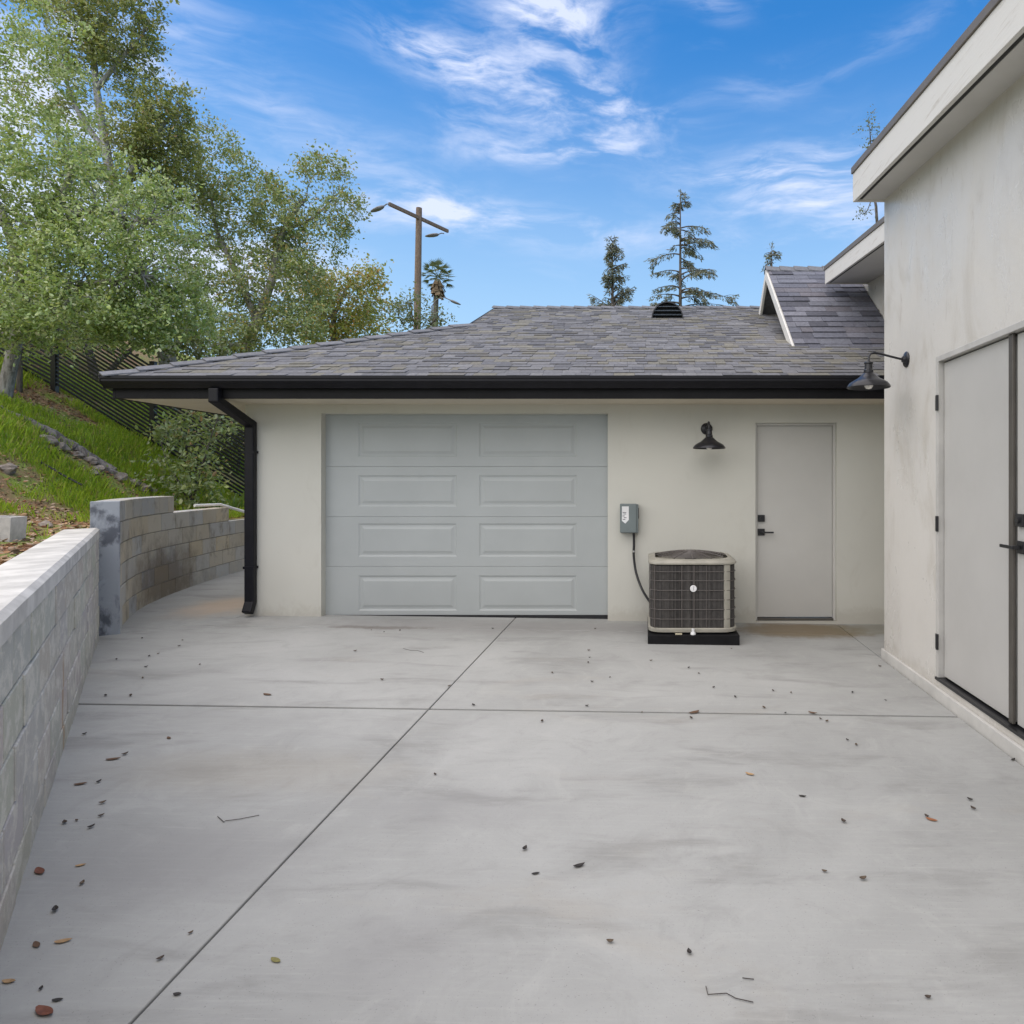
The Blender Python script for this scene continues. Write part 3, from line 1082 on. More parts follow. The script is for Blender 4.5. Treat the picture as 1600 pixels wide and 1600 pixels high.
# eave: soffit, fascia, gutter
EX0, EY, EZ = -5.05, 6.38, 2.42
sf = MB()
sf.box(-4.98, GX1, 6.46, GY0 - 0.0005, 2.222, 2.245)
sf.box(-4.98, GX0 - 0.0005, 7.0, 14.7, 2.222, 2.245)
sf.build('soffit', M_SOFFIT, ga)
fa = MB()
fa.box(-4.98, GX1, 6.425, 6.4595, 2.215, 2.405)
fa.box(-5.01, -4.9805, 6.425, 14.7, 2.215, 2.405)
fa.build('fascia', M_FASCIAB, ga, bevel=0.003)
gu = MB()
# K-style gutter profile (y, z), open at the top
prof = [(6.424, 2.415), (6.424, 2.305), (6.375, 2.305), (6.352, 2.335), (6.325, 2.365), (6.325, 2.385), (6.318, 2.392), (6.318, 2.415), (6.330, 2.415),
        (6.330, 2.398), (6.337, 2.368), (6.362, 2.340), (6.382, 2.315), (6.414, 2.315), (6.414, 2.415)]
gu.prism(prof, 'x', -5.045, GX1)
gu.build('gutter', M_GUTTER, ga, recalc=True)
cap_ = MB()
cap_.prism([(6.426, 2.417), (6.426, 2.302), (6.373, 2.302), (6.350, 2.335), (6.322, 2.365), (6.316, 2.417)], 'x', -5.052, -5.0455)
cap_.build('gutter_end_cap', M_GUTTER, ga, recalc=True)

# downspout
dp = MB()


def ribbed(mb, pts, w, dpt):
    """rectangular pipe along pts lying in a plane x = const"""
    pts = [Vector(p) for p in pts]
    vs = []
    for i, p in enumerate(pts):
        a = (pts[i] - pts[i - 1]).normalized() if i > 0 else (pts[1] - pts[0]).normalized()
        b = (pts[i + 1] - pts[i]).normalized() if i < len(pts) - 1 else a
        d = (a + b).normalized()
        nn = Vector((0, -d.z, d.y))
        k = 1 / max(0.5, nn.dot(Vector((0, -a.z, a.y))))
        for sx, sn in ((-1, -1), (1, -1), (1, 1), (-1, 1)):
            vs.append(p + Vector((sx * w / 2, 0, 0)) + nn * sn * dpt / 2 * k)
    n = len(pts)
    fs = [(4 * k + a, 4 * k + (a + 1) % 4, 4 * k + 4 + (a + 1) % 4, 4 * k + 4 + a) for k in range(n - 1) for a in range(4)]
    fs += [(3, 2, 1, 0), (4 * n - 4, 4 * n - 3, 4 * n - 2, 4 * n - 1)]
    mb.add(vs, fs)


DPX = -4.02
ribbed(dp, [(DPX, 6.385, 2.304), (DPX, 6.385, 2.20), (DPX, 6.955, 2.015), (DPX, 6.955, 0.21), (DPX, 6.90, 0.105)], 0.095, 0.075)
dp.build('downspout', M_GUTTER, ga, bevel=0.012, recalc=True)
for z in (1.72, 0.55):
    stp = MB()
    stp.box(DPX - 0.056, DPX + 0.056, 6.913, 6.9995, z, z + 0.025)
    stp.build('pipe_strap', M_GUTTER, ga)

# roof deck
PIT = 0.40
RY = 10.6
RZ = EZ + PIT * (RY - EY)
HX, HY = -2.34, EY + (-2.34 - EX0)
HZ = EZ + PIT * (HY - EY)
XR = GX1
dk = MB()
A, B = (EX0, EY, EZ), (XR, EY, EZ)
C, D, E = (XR, RY, RZ), (HX, RY, RZ), (HX, HY, HZ)
mir = lambda p: (p[0], 2 * RY - p[1], p[2])
A2, B2, E2 = mir(A), mir(B), mir(E)
lowr = lambda p: (p[0], p[1], EZ - 0.012)
dk.add([A, B, C, D, E, A2, B2, E2, lowr(A), lowr(B), lowr(A2), lowr(B2)],
       [(0, 1, 2, 3, 4), (5, 7, 3, 2, 6), (0, 4, 7, 5), (4, 3, 7), (8, 10, 11, 9), (0, 8, 9, 1), (5, 6, 11, 10), (0, 5, 10, 8), (1, 9, 11, 6, 2)])
PAL = [(0.155, 0.156, 0.166), (0.172, 0.172, 0.181), (0.138, 0.139, 0.15), (0.185, 0.184, 0.19), (0.172, 0.165, 0.142), (0.182, 0.173, 0.146),
       (0.12, 0.121, 0.131), (0.162, 0.162, 0.172), (0.15, 0.15, 0.161), (0.15, 0.144, 0.135)]
dk.c = [(0.12, 0.12, 0.125)] * len(dk.f)
roof = dk.build('roof', M_SHINGLE, ga, recalc=True)


def shingle_slope(mb, vmax, exposure, left, right, P, pal, tmin=0.005, tmax=0.014, wmin=0.07, wmax=0.24, v0=0.0):
    """courses of laminated tabs. left(v), right(v): limits; P(u, v, h) -> point"""
    v, k = v0, 0
    while v < vmax - 1e-4:
        v1 = min(v + exposure, vmax)
        l0, l1, r0, r1 = left(v), left(v1), right(v), right(v1)
        u = min(l0, l1) - random.uniform(0, 0.3)
        rowtone = random.uniform(0.93, 1.07)
        while u < max(r0, r1):
            w = random.uniform(wmin, wmax)
            a, b = u, u + w - 0.003
            u += w
            aa, ab = max(a, l0), max(a, l1)
            ba, bb_ = min(b, r0), min(b, r1)
            if ba - aa < 0.004 and bb_ - ab < 0.004:
                continue
            ba, bb_ = max(ba, aa + 0.001), max(bb_, ab + 0.001)
            t = random.choice([tmin, tmin * 1.2, tmax, tmax * 0.9]) + random.uniform(0, 0.002)
            c = random.choice(pal)
            j = rowtone * random.uniform(0.92, 1.08)
            c = tuple(x * j for x in c)
            vo = v - random.uniform(0, 0.006)
            vs = [P(aa, vo, 0.0), P(ba, vo, 0.0), P(aa, vo, t), P(ba, vo, t), P(bb_, v1 + 0.01, 0.004), P(ab, v1 + 0.01, 0.004),
                  P(bb_, v1 + 0.01, 0.0), P(ab, v1 + 0.01, 0.0)]
            mb.add(vs, [(2, 3, 4, 5), (0, 1, 3, 2), (0, 2, 5, 7), (1, 6, 4, 3)], c)
        v = v1
        k += 1


nrm = Vector((0, -PIT, 1)).normalized()
cs = math.sqrt(1 + PIT * PIT)
sh = MB()
shingle_slope(sh, (RY - EY) * cs + 0.0, 0.125,
              lambda v: (EX0 + v / cs) if v / cs < HY - EY else HX,
              lambda v: XR - 0.002,
              lambda u, v, h: Vector((u, EY + v / cs, EZ + PIT * v / cs)) + nrm * h, PAL, v0=-0.02)
sh.build('shingle_field', M_SHINGLE, roof)
# left hip slope
sh2 = MB()
nl = Vector((-PIT, 0, 1)).normalized()
shingle_slope(sh2, (HX - EX0) * cs, 0.142, lambda v: EY + v / cs, lambda v: (2 * RY - EY) - v / cs,
              lambda u, v, h: Vector((EX0 + v / cs, u, EZ + PIT * v / cs)) + nl * h, PAL, v0=-0.02, wmin=0.3, wmax=0.7)
sh2.build('shingle_field', M_SHINGLE, roof)


# hip and ridge caps: overlapping folded pieces
def caps(mb, p0, p1, n1, n2, piece, half, lift):
    p0, p1 = Vector(p0), Vector(p1)
    d = (p1 - p0)
    n = max(1, int(round(d.length / piece)))
    dn = d.normalized()
    s1 = dn.cross(Vector(n1)).normalized()
    if s1.dot(Vector(n1) - Vector(n2)) < 0:
        s1 = -s1
    s2 = dn.cross(Vector(n2)).normalized()
    if s2.dot(Vector(n2) - Vector(n1)) < 0:
        s2 = -s2
    upv = (Vector(n1) + Vector(n2)).normalized()
    for k in range(n):
        a = p0 + d * (k / n) - dn * 0.03
        b = p0 + d * ((k + 1) / n) + dn * 0.02
        la, lb_ = lift + 0.020, lift
        q_ = random.uniform(0.9, 1.1)
        c = (0.165 * q_, 0.168 * q_, 0.182 * q_)
        t = 0.012
        vs = []
        for q, l in ((a, la), (b, lb_)):
            for off in (0, t):
                o = upv * (l + off)
                vs += [q + s1 * half + o - upv * 0.01, q + o, q + s2 * half + o - upv * 0.01]
        fs = [(3, 4, 10, 9), (4, 5, 11, 10), (0, 1, 4, 3), (1, 2, 5, 4), (0, 3, 9, 6), (2, 8, 11, 5), (6, 9, 10, 7), (7, 10, 11, 8)]
        mb.add(vs, fs, c)


cpx = MB()
nback = Vector((0, PIT, 1)).normalized()
caps(cpx, A, E, nrm, nl, 0.275, 0.125, 0.012)
cpx.build('hip_cap', M_SHINGLE, roof, recalc=True)
cpx = MB()
caps(cpx, D, (XR - 1.0, RY, RZ), nrm, nback, 0.21, 0.12, 0.012)
cpx.build('ridge_cap', M_SHINGLE, roof, recalc=True)
# rake edge of the upper gable
rk = MB()
rk.prism([(HY - 0.03, HZ - 0.10), (HY - 0.03, HZ + 0.0), (RY, RZ + 0.0), (2 * RY - HY + 0.03, HZ), (2 * RY - HY + 0.03, HZ - 0.10), (RY, RZ - 0.10)], 'x', HX - 0.03, HX - 0.001)
rk.build('rake_board', M_FASCIAB, roof, recalc=True)

# roof vent: hooded half dome with louvres
vx, vy, vz = 0.295, 9.66, EZ + PIT * (9.66 - EY)
vt = MB()
n = 20
arch = [(vx + 0.225 * math.cos(math.pi * k / n), vz - 0.02 + 0.245 * math.sin(math.pi * k / n)) for k in range(n + 1)]
back = [(vx + 0.19 * math.cos(math.pi * k / n), vz + 0.10 + 0.12 * math.sin(math.pi * k / n)) for k in range(n + 1)]
vs = [(x, vy - 0.06, z) for x, z in arch] + [(x, vy + 0.42, z) for x, z in back]
fs = [(k, k + 1, n + 2 + k, n + 1 + k) for k in range(n)]
inner = [(vx + (x - vx) * 0.93, vy - 0.06, vz - 0.02 + (z - vz + 0.02) * 0.93) for x, z in arch]
inner2 = [(vx + (x - vx) * 0.93, vy + 0.03, vz - 0.02 + (z - vz + 0.02) * 0.93) for x, z in arch]
b0 = len(vs)
vs += inner + inner2
fs += [(k + 1, k, b0 + k, b0 + k + 1) for k in range(n)]
fs += [(b0 + k + 1, b0 + k, b0 + n + 1 + k, b0 + n + 2 + k) for k in range(n)]
fs += [tuple(b0 + n + 1 + k for k in range(n + 1))]
vt.add(vs, fs)
vto = vt.build('roof_vent', M_BLACK, roof, smooth=True, angle=40, recalc=True)
lv = MB()
for k in range(3):
    z = vz + 0.035 + k * 0.058
    hw = 0.205 * math.sqrt(max(0.05, 1 - ((z - vz + 0.02) / 0.235) ** 2))
    lv.add([(vx - hw, vy - 0.058, z), (vx + hw, vy - 0.058, z), (vx + hw, vy + 0.01, z + 0.034), (vx - hw, vy + 0.01, z + 0.034),
            (vx - hw, vy - 0.058, z - 0.004), (vx + hw, vy - 0.058, z - 0.004), (vx + hw, vy + 0.01, z + 0.03), (vx - hw, vy + 0.01, z + 0.03)],
           [(0, 1, 2, 3), (7, 6, 5, 4), (4, 5, 1, 0)])
lv.build('louvre', plain('vent_louvre', (0.10, 0.12, 0.14), 0.3, 0.4), vto)

# steep little cross gable against the house
GRY, GRZ, GP, GXF = 9.44, 4.36, 0.80, 1.676
gc_ = math.sqrt(1 + GP * GP)
cgf = Vector((0, -GP, 1)).normalized()
cg = MB()
y0, y1 = 7.60, 10.2
z0, z1 = GRZ - GP * (GRY - y0), GRZ - GP * (y1 - GRY)
cg.prism([(y0, z0), (GRY, GRZ), (y1, z1), (y1, z1 - 0.05), (GRY, GRZ - 0.06), (y0, z0 - 0.05)], 'x', GXF, XR, (0.13, 0.13, 0.14))
cgo = cg.build('cross_gable', M_SHINGLE, ga, recalc=True)
PAL2 = [(0.125, 0.13, 0.16), (0.15, 0.155, 0.185), (0.105, 0.108, 0.135), (0.17, 0.173, 0.205), (0.135, 0.138, 0.168), (0.085, 0.087, 0.108), (0.14, 0.135, 0.155)]
sh3 = MB()
shingle_slope(sh3, (GRY - y0) * gc_, 0.142, lambda v: GXF - 0.012, lambda v: XR - 0.002,
              lambda u, v, h: Vector((u, y0 + v / gc_, z0 + GP * v / gc_)) + cgf * h, PAL2, 0.008, 0.018, wmin=0.12, wmax=0.40)
sh3.build('shingle_field', M_SHINGLE, cgo)
cp3 = MB()
caps(cp3, (GXF - 0.01, GRY, GRZ), (XR, GRY, GRZ), cgf, Vector((0, GP, 1)).normalized(), 0.2, 0.11, 0.012)
cp3.build('ridge_cap', M_SHINGLE, cgo, recalc=True)
bgb = MB()
for (ya, za, yb, zb) in ((y0 + 0.02, z0 + 0.016, GRY, GRZ), (GRY, GRZ, y1 - 0.1, z1 + 0.08)):
    bgb.prism([(ya, za - 0.015), (yb, zb - 0.015), (yb, zb - 0.155), (ya, za - 0.155)], 'x', GXF - 0.035, GXF - 0.001)
bgb.build('barge_board', M_FASCIA, cgo, bevel=0.003, recalc=True)
gwl = MB()
gwl.prism([(y0 + 0.35, z0 + 0.2), (GRY, GRZ - 0.07), (y1 - 0.2, z1 + 0.1), (y1 - 0.2, 3.4), (y0 + 0.35, 2.8)], 'x', 1.95, 2.0)
gwl.build('gable_wall', M_GWALL, cgo, recalc=True)


# ================================================================== HOUSE ON THE RIGHT
ho = empty('house', (2.2, 2.5, 0))
tag(ho, 'pale plastered house wall with double doors and flat overhanging roof filling the right edge', 'house')
WX, WY1 = 1.97, 5.67
SLOPE = 0.095
zs_at = lambda y: 3.755 - SLOPE * (WY1 - y)
hw = MB()
DY0, DY1, DTOP = 2.74, 4.655, 2.285
grid_wall(hw, [-6.5, WY1 - 0.2005], [0.055, 5.0], [(DY0, DY1, 0.115, DTOP)], 0.2, lambda u, z, d: (WX + d, u, z), ztop=lambda u: zs_at(u) + 0.12)
hw.box(WX, 2.6, WY1 - 0.2, WY1, 0.055, 3.80)
hw.build('wall', M_HWALL, ho, recalc=False)
core = MB()
core.add([(2.30, -6.5, 0.0), (8, -6.5, 0.0), (8, 5.6, 0.0), (2.30, 5.6, 0.0), (2.30, -6.5, zs_at(-6.5)), (8, -6.5, zs_at(-6.5)), (8, 5.6, 3.74), (2.30, 5.6, 3.74)],
         [(0, 3, 2, 1), (4, 5, 6, 7), (0, 1, 5, 4), (1, 2, 6, 5), (2, 3, 7, 6), (3, 0, 4, 7)])
core.build('inner_wall', M_HWALL, ho)
fo = MB()
fo.box(1.948, 2.17, -6.5, WY1 + 0.02, -0.1, 0.053)
fo.build('foundation_curb', plain('curb_concrete', (0.52, 0.51, 0.48), 0.9, 0, 0.1, 4, 0.3, 60), ho, bevel=0.006)


def sloped(mb, x0, x1, ya, yb, dz0, dz1, zf):
    mb.add([(x0, ya, zf(ya) + dz0), (x1, ya, zf(ya) + dz0), (x1, yb, zf(yb) + dz0), (x0, yb, zf(yb) + dz0),
            (x0, ya, zf(ya) + dz1), (x1, ya, zf(ya) + dz1), (x1, yb, zf(yb) + dz1), (x0, yb, zf(yb) + dz1)],
           [(0, 3, 2, 1), (4, 5, 6, 7), (0, 1, 5, 4), (1, 2, 6, 5), (2, 3, 7, 6), (3, 0, 4, 7)])


def flat_roof(tagname, xf, ya, yb, zf, wallx, total):
    r = MB()
    sloped(r, xf + 0.031, 8.2, ya, yb - 0.031, 0.035, total - 0.05, zf)
    ro = r.build('roof', M_DRIP, ho)
    f = MB()
    sloped(f, xf, xf + 0.03, ya, yb, 0.0, total - 0.055, zf)
    sloped(f, xf + 0.0305, 8.2, yb - 0.03, yb, 0.0, total - 0.055, zf)
    f.build('fascia', M_FASCIA, ro, bevel=0.003)
    d_ = MB()
    sloped(d_, xf - 0.012, 8.2, ya, yb + 0.012, total - 0.054, total - 0.0, zf)
    d_.build('drip_edge', M_DRIP, ro, bevel=0.003)
    v = MB()
    sloped(v, xf + 0.0305, xf + 0.068, ya, yb - 0.0305, 0.016, 0.034, zf)
    v.build('vent_strip', M_VENTSTRIP, ro)
    s_ = MB()
    sloped(s_, xf + 0.0685, wallx + 0.05, ya, yb - 0.0305, 0.012, 0.034, zf)
    s_.build('soffit', M_HSOFFIT, ro)
    return ro


flat_roof('front', 1.715, -6.5, WY1 + 0.02, zs_at, WX, 0.29)
zb_at = lambda y: 3.97 - 0.095 * (8.82 - y)
bw = MB()
sloped(bw, 2.85, 8.0, 5.72, 8.76, -3.9, 0.10, zb_at)
bw.box(2.853, 8.0, 8.7605, 10.8, 0.0, 4.22)
bw.build('rear_wall', M_HWALL, ho)
flat_roof('rear', 2.30, 5.72, 8.82, zb_at, 2.85, 0.235)

# double doors
XD = 2.005
cs_ = MB()
cs_.box(WX - 0.004, WX + 0.06, DY1 - 0.038, DY1, 0.117, DTOP)
cs_.box(WX - 0.004, WX + 0.06, DY0, DY0 + 0.038, 0.117, DTOP)
cs_.box(WX - 0.004, WX + 0.06, DY0 + 0.0385, DY1 - 0.0385, DTOP - 0.038, DTOP)
cs_.build('door_frame', M_TRIM, ho, bevel=0.003)
sil = MB()
sil.box(WX - 0.010, WX + 0.09, DY0, DY1, 0.098, 0.1165)
sil.build('door_sill', M_BLACK, ho)
bk = MB()
bk.box(2.055, 2.065, DY0 + 0.01, DY1 - 0.01, 0.118, DTOP - 0.01)
bk.build('door_seal', M_VENTSTRIP, ho)
MID = 3.725
dl = MB()
dl.box(XD, XD + 0.045, MID + 0.010, DY1 - 0.046, 0.130, DTOP - 0.047)
dlo = dl.build('door', M_HDOOR, ho, bevel=0.002)
dr = MB()
dr.box(XD, XD + 0.045, DY0 + 0.046, MID - 0.025, 0.130, DTOP - 0.047)
dro = dr.build('door', M_HDOOR, ho, bevel=0.002)
asg = MB()
asg.box(XD - 0.020, XD - 0.001, MID - 0.012, MID + 0.030, 0.125, DTOP - 0.040)
asg.build('astragal', M_FRAME, dlo, bevel=0.003)
for z in (0.36, 1.155, 1.97):
    hg = MB()
    hg.tube([(WX - 0.012, DY1 - 0.042, z - 0.052), (WX - 0.012, DY1 - 0.042, z + 0.052)], 0.0095, 10)
    hg.box(WX - 0.012, WX - 0.0045, DY1 - 0.040, DY1 - 0.012, z - 0.05, z + 0.05)
    hg.build('hinge', M_BLACK, dlo, recalc=True)
lever_set(dro, (XD, MID - 0.075, 0), (-1, 0, 0), (0, 1, 0), (1.235, 1.09), 0.034)


# ================================================================== WALL LAMPS
def wall_lamp(loc, rz, label):
    """barn light; built with the wall behind it at +y, light hanging out to -y"""
    root = empty('wall_lamp', loc, rz)
    tag(root, label, 'wall lamp', 'black barn lamps on the walls')
    MW = Matrix.Translation(loc) @ Matrix.Rotation(rz, 4, 'Z')

    def put(mb):
        mb.v = [tuple(MW @ Vector(v)) for v in mb.v]
        return mb
    p = MB()
    p.lathe([(0.0, 0.0), (0.058, 0.0), (0.060, 0.006), (0.052, 0.014), (0.026, 0.020), (0.022, 0.034), (0, 0.034)], (0, 0, 0), 28, None, Matrix.Rotation(R(90), 4, 'X'))
    put(p).build('backplate', M_LAMP, root, smooth=True, recalc=True)
    a = MB()
    pts = [(0, -0.03, 0.0), (0, -0.12, 0.022), (0, -0.20, 0.043), (0, -0.245, 0.050), (0, -0.272, 0.043), (0, -0.285, 0.022), (0, -0.288, -0.02)]
    a.tube(pts, 0.0085, 10)
    put(a).build('arm', M_LAMP, root, smooth=True, recalc=True)
    nk = MB()
    nk.lathe([(0, -0.018), (0.026, -0.018), (0.034, -0.024), (0.034, -0.034), (0.028, -0.038), (0.030, -0.075), (0.036, -0.082), (0.036, -0.100), (0.03, -0.104)], (0, -0.288, 0), 24)
    put(nk).build('socket', M_LAMP, root, smooth=True, recalc=True)
    s = MB()
    outer = [(0.03, -0.098), (0.045, -0.110), (0.066, -0.130), (0.085, -0.146), (0.112, -0.160), (0.140, -0.178), (0.157, -0.200), (0.160, -0.212)]
    innr = [(r - 0.004, z - 0.003) for r, z in outer][::-1]
    s.lathe(outer + innr, (0, -0.288, 0), 40)
    put(s).build('lamp_shade', M_LAMP, root, smooth=True, angle=60, recalc=True)
    b = MB()
    b.lathe([(0.013, -0.110), (0.014, -0.135), (0.026, -0.160), (0.033, -0.185), (0.031, -0.205), (0.020, -0.220), (0.0005, -0.225)], (0, -0.288, 0), 20)
    put(b).build('bulb', M_BULB, root, smooth=True, angle=80, recalc=True)
    return root


wall_lamp((0.615, 6.999, 1.972), 0.0, 'black barn lamp on the garage wall above the air conditioner')
wall_lamp((WX - 0.001, 5.18, 2.362), R(-90), 'black barn lamp with a bare bulb on the house wall corner beside the double doors')

# ================================================================== AIR CONDITIONER
pad = MB()
px0, px1, py0, py1 = 0.012, 0.822, 6.03, 6.86
pad.box(px0, px1, py0, py1, gz(0.4) - 0.012, 0.082)
po = pad.build('equipment_pad', plain('pad_black', (0.008, 0.008, 0.009), 0.7, 0, 0.3, spec=0.2), bevel=0.006)
tag(po, 'black plastic pad on the concrete under the air conditioner', 'pad')
ac = empty('air_conditioner', (0.415, 6.45, 0.083))
tag(ac, 'beige round-cornered outdoor air conditioner with dark coil and wire guard by the garage wall', 'air conditioner')
ax, ay = 0.415, 6.455


def rsq(h, r, n=7, cx=ax, cy=ay):
    out = []
    for (sx, sy, a0) in ((1, -1, -90), (1, 1, 0), (-1, 1, 90), (-1, -1, 180)):
        for k in range(n + 1):
            t = R(a0 + 90 * k / n)
            out.append((cx + (sx * (h - r) + r * math.cos(t)) * 1.03, cy + sy * (h - r) + r * math.sin(t)))
    return out


def rs_loft(mb, rows, capt=True, capb=True, col=None):
    """rows: (half, radius, z)"""
    vs = []
    for h, r, z in rows:
        vs += [(x, y, z) for x, y in rsq(h, r)]
    n = len(rsq(1, 0.1))
    fs = [(k * n + a, k * n + (a + 1) % n, k * n + n + (a + 1) % n, k * n + n + a) for k in range(len(rows) - 1) for a in range(n)]
    if capb:
        fs.append(tuple(range(n))[::-1])
    if capt:
        fs.append(tuple(range((len(rows) - 1) * n, len(rows) * n)))
    mb.add(vs, fs, col)


base = MB()
rs_loft(base, [(0.370, 0.12, 0.095), (0.385, 0.125, 0.100), (0.388, 0.13, 0.128), (0.380, 0.125, 0.135)])
base.build('base_pan', M_BEIGE, ac, smooth=True, angle=40)
bl = MB()
rs_loft(bl, [(0.345, 0.11, 0.0835), (0.345, 0.11, 0.0945)])
bl.build('base_skirt', M_BLACK, ac)
coil = MB()
# finned coil: many thin vertical strips with uneven dark tone
ring_ = rsq(0.366, 0.10, 12)
nseg = 0
for i in range(len(ring_)):
    a, b = Vector(ring_[i]), Vector(ring_[(i + 1) % len(ring_)])
    k = max(1, int((b - a).length / 0.012))
    for j in range(k):
        p, q = a.lerp(b, j / k), a.lerp(b, (j + 1) / k)
        mid = (p + q) / 2
        nn = Vector((mid.x - ax, mid.y - ay)).normalized() * 0.004
        c = random.uniform(0.03, 0.07)
        c = (c * 1.08, c, c * 0.94)
        coil.add([(p.x, p.y, 0.136), (mid.x + nn.x, mid.y + nn.y, 0.136), (q.x, q.y, 0.136), (p.x, p.y, 0.690), (mid.x + nn.x, mid.y + nn.y, 0.690), (q.x, q.y, 0.690)],
                 [(0, 1, 4, 3), (1, 2, 5, 4)], c)
coil.build('coil', M_COIL, ac)
gr = MB()
for z in (0.215, 0.30, 0.385, 0.47, 0.555, 0.635):
    pts = [(x, y, z) for x, y in rsq(0.376, 0.11, 6)]
    gr.tube(pts + [pts[0]], 0.0034, 6)
for dx in (-0.34, -0.10, 0.008, 0.12):
    for sy in (-1, 1):
        gr.tube([(ax + dx, ay + sy * 0.374, 0.137), (ax + dx, ay + sy * 0.374, 0.69)], 0.0036 if dx < -0.2 or dx > 0.1 else 0.005, 6)
for dy in (-0.2, 0.0, 0.2):
    for sx in (-1, 1):
        gr.tube([(ax + sx * 0.374, ay + dy, 0.137), (ax + sx * 0.374, ay + dy, 0.69)], 0.0036, 6)
gr.build('wire_guard', M_WIRE, ac, smooth=True)
for (sx, sy) in ((1, -1), (-1, 1), (1, 1), (-1, -1)):
    cpn = MB()
    a0 = {(1, -1): -90, (1, 1): 0, (-1, 1): 90, (-1, -1): 180}[sx, sy]
    pts = []
    w0, w1 = (8, 34) if (sx, sy) == (1, -1) else (38, 52)
    for k in range(5):
        t = R(a0 + w0 + (w1 - w0) * k / 4)
        pts.append((ax + sx * 0.266 + 0.114 * math.cos(t), ay + sy * 0.266 + 0.114 * math.sin(t)))
    vs = [(x, y, 0.13) for x, y in pts] + [(x, y, 0.695) for x, y in pts]
    inn = [(ax + (x - ax) * 0.97, ay + (y - ay) * 0.97) for x, y in pts]
    vs += [(x, y, 0.13) for x, y in inn] + [(x, y, 0.695) for x, y in inn]
    fs = [(k, k + 1, 6 + k, 5 + k) for k in range(4)] + [(10 + k + 1, 10 + k, 15 + k, 16 + k) for k in range(4)]
    fs += [(0, 5, 15, 10), (4, 14, 19, 9)]
    cpn.add(vs, fs)
    cpn.build('corner_post', M_BEIGE if (sx, sy) == (1, -1) else M_POST, ac, smooth=True, recalc=True)
top = MB()
rs_loft(top, [(0.374, 0.115, 0.696), (0.384, 0.12, 0.700), (0.387, 0.125, 0.711), (0.382, 0.13, 0.724), (0.355, 0.16, 0.738), (0.325, 0.20, 0.742)], capt=False, capb=True)
top.build('top_rim', M_BEIGE, ac, smooth=True, angle=50)
tg = MB()
for k in range(11):
    r = 0.07 + k * 0.024
    h = 0.742 + 0.040 * (1 - (r / 0.335) ** 2)
    pts = [(ax + r * math.cos(2 * math.pi * j / 32), ay + r * math.sin(2 * math.pi * j / 32), h) for j in range(33)]
    tg.tube(pts, 0.0035, 5)
for k in range(12):
    t = 2 * math.pi * k / 12
    tg.tube([(ax + r * math.cos(t), ay + r * math.sin(t), 0.745 + 0.040 * (1 - (r / 0.335) ** 2)) for r in (0.02, 0.1, 0.2, 0.28, 0.335)], 0.005, 5)
tg.lathe([(0, 0.792), (0.06, 0.790), (0.068, 0.780), (0.068, 0.765), (0, 0.765)], (ax, ay, 0), 20)
tg.build('fan_grille', M_WIRE, ac, smooth=True)
fb_ = MB()
fb_.lathe([(0, 0.72), (0.055, 0.72), (0.055, 0.64), (0, 0.64)], (ax, ay, 0), 16)
for k in range(4):
    t = math.pi / 2 * k + 0.3
    c, s = math.cos(t), math.sin(t)
    P = lambda r, w, z: (ax + c * r - s * w, ay + s * r + c * w, z)
    fb_.add([P(0.05, -0.03, 0.665), P(0.28, -0.10, 0.66), P(0.29, 0.10, 0.70), P(0.05, 0.03, 0.69)], [(0, 1, 2, 3)])
fb_.build('fan', M_BLACK, ac)
bd = MB()
bd.lathe([(0, 0.008), (0.027, 0.008), (0.030, 0.004), (0.030, 0)], (0.417, ay - 0.380, 0.487), 24, None, Matrix.Rotation(R(90), 4, 'X'))
bdo = bd.build('badge', M_WHITE, ac, smooth=True, recalc=True)
bg2 = MB()
bg2.box(0.4145, 0.4195, ay - 0.3895, ay - 0.3885, 0.472, 0.502)
bg2.box(0.4145, 0.4245, ay - 0.3895, ay - 0.3885, 0.5025, 0.507)
bg2.build('badge_mark', plain('badge_grey', (0.4, 0.38, 0.42), 0.5), bdo)
sv = MB()
sv.tube([(0.413, 6.055, 0.095), (0.413, 6.055, 0.135)], 0.013, 12)
sv.lathe([(0, 0.01), (0.02, 0.01), (0.024, 0), (0.024, -0.01), (0, -0.01)], (0.413, 6.055, 0.094), 14)
sv.build('valve_cap', M_WHITE, ac, smooth=True, recalc=True)
dt = MB()
dt.box(0.255, 0.315, 6.045, 6.065, 0.0835, 0.094, None)
dto = dt.build('paper_scrap', plain('beige_scrap', (0.55, 0.5, 0.36), 0.8))
tag(dto, 'small beige scrap lying on the black pad below the air conditioner', 'scrap')

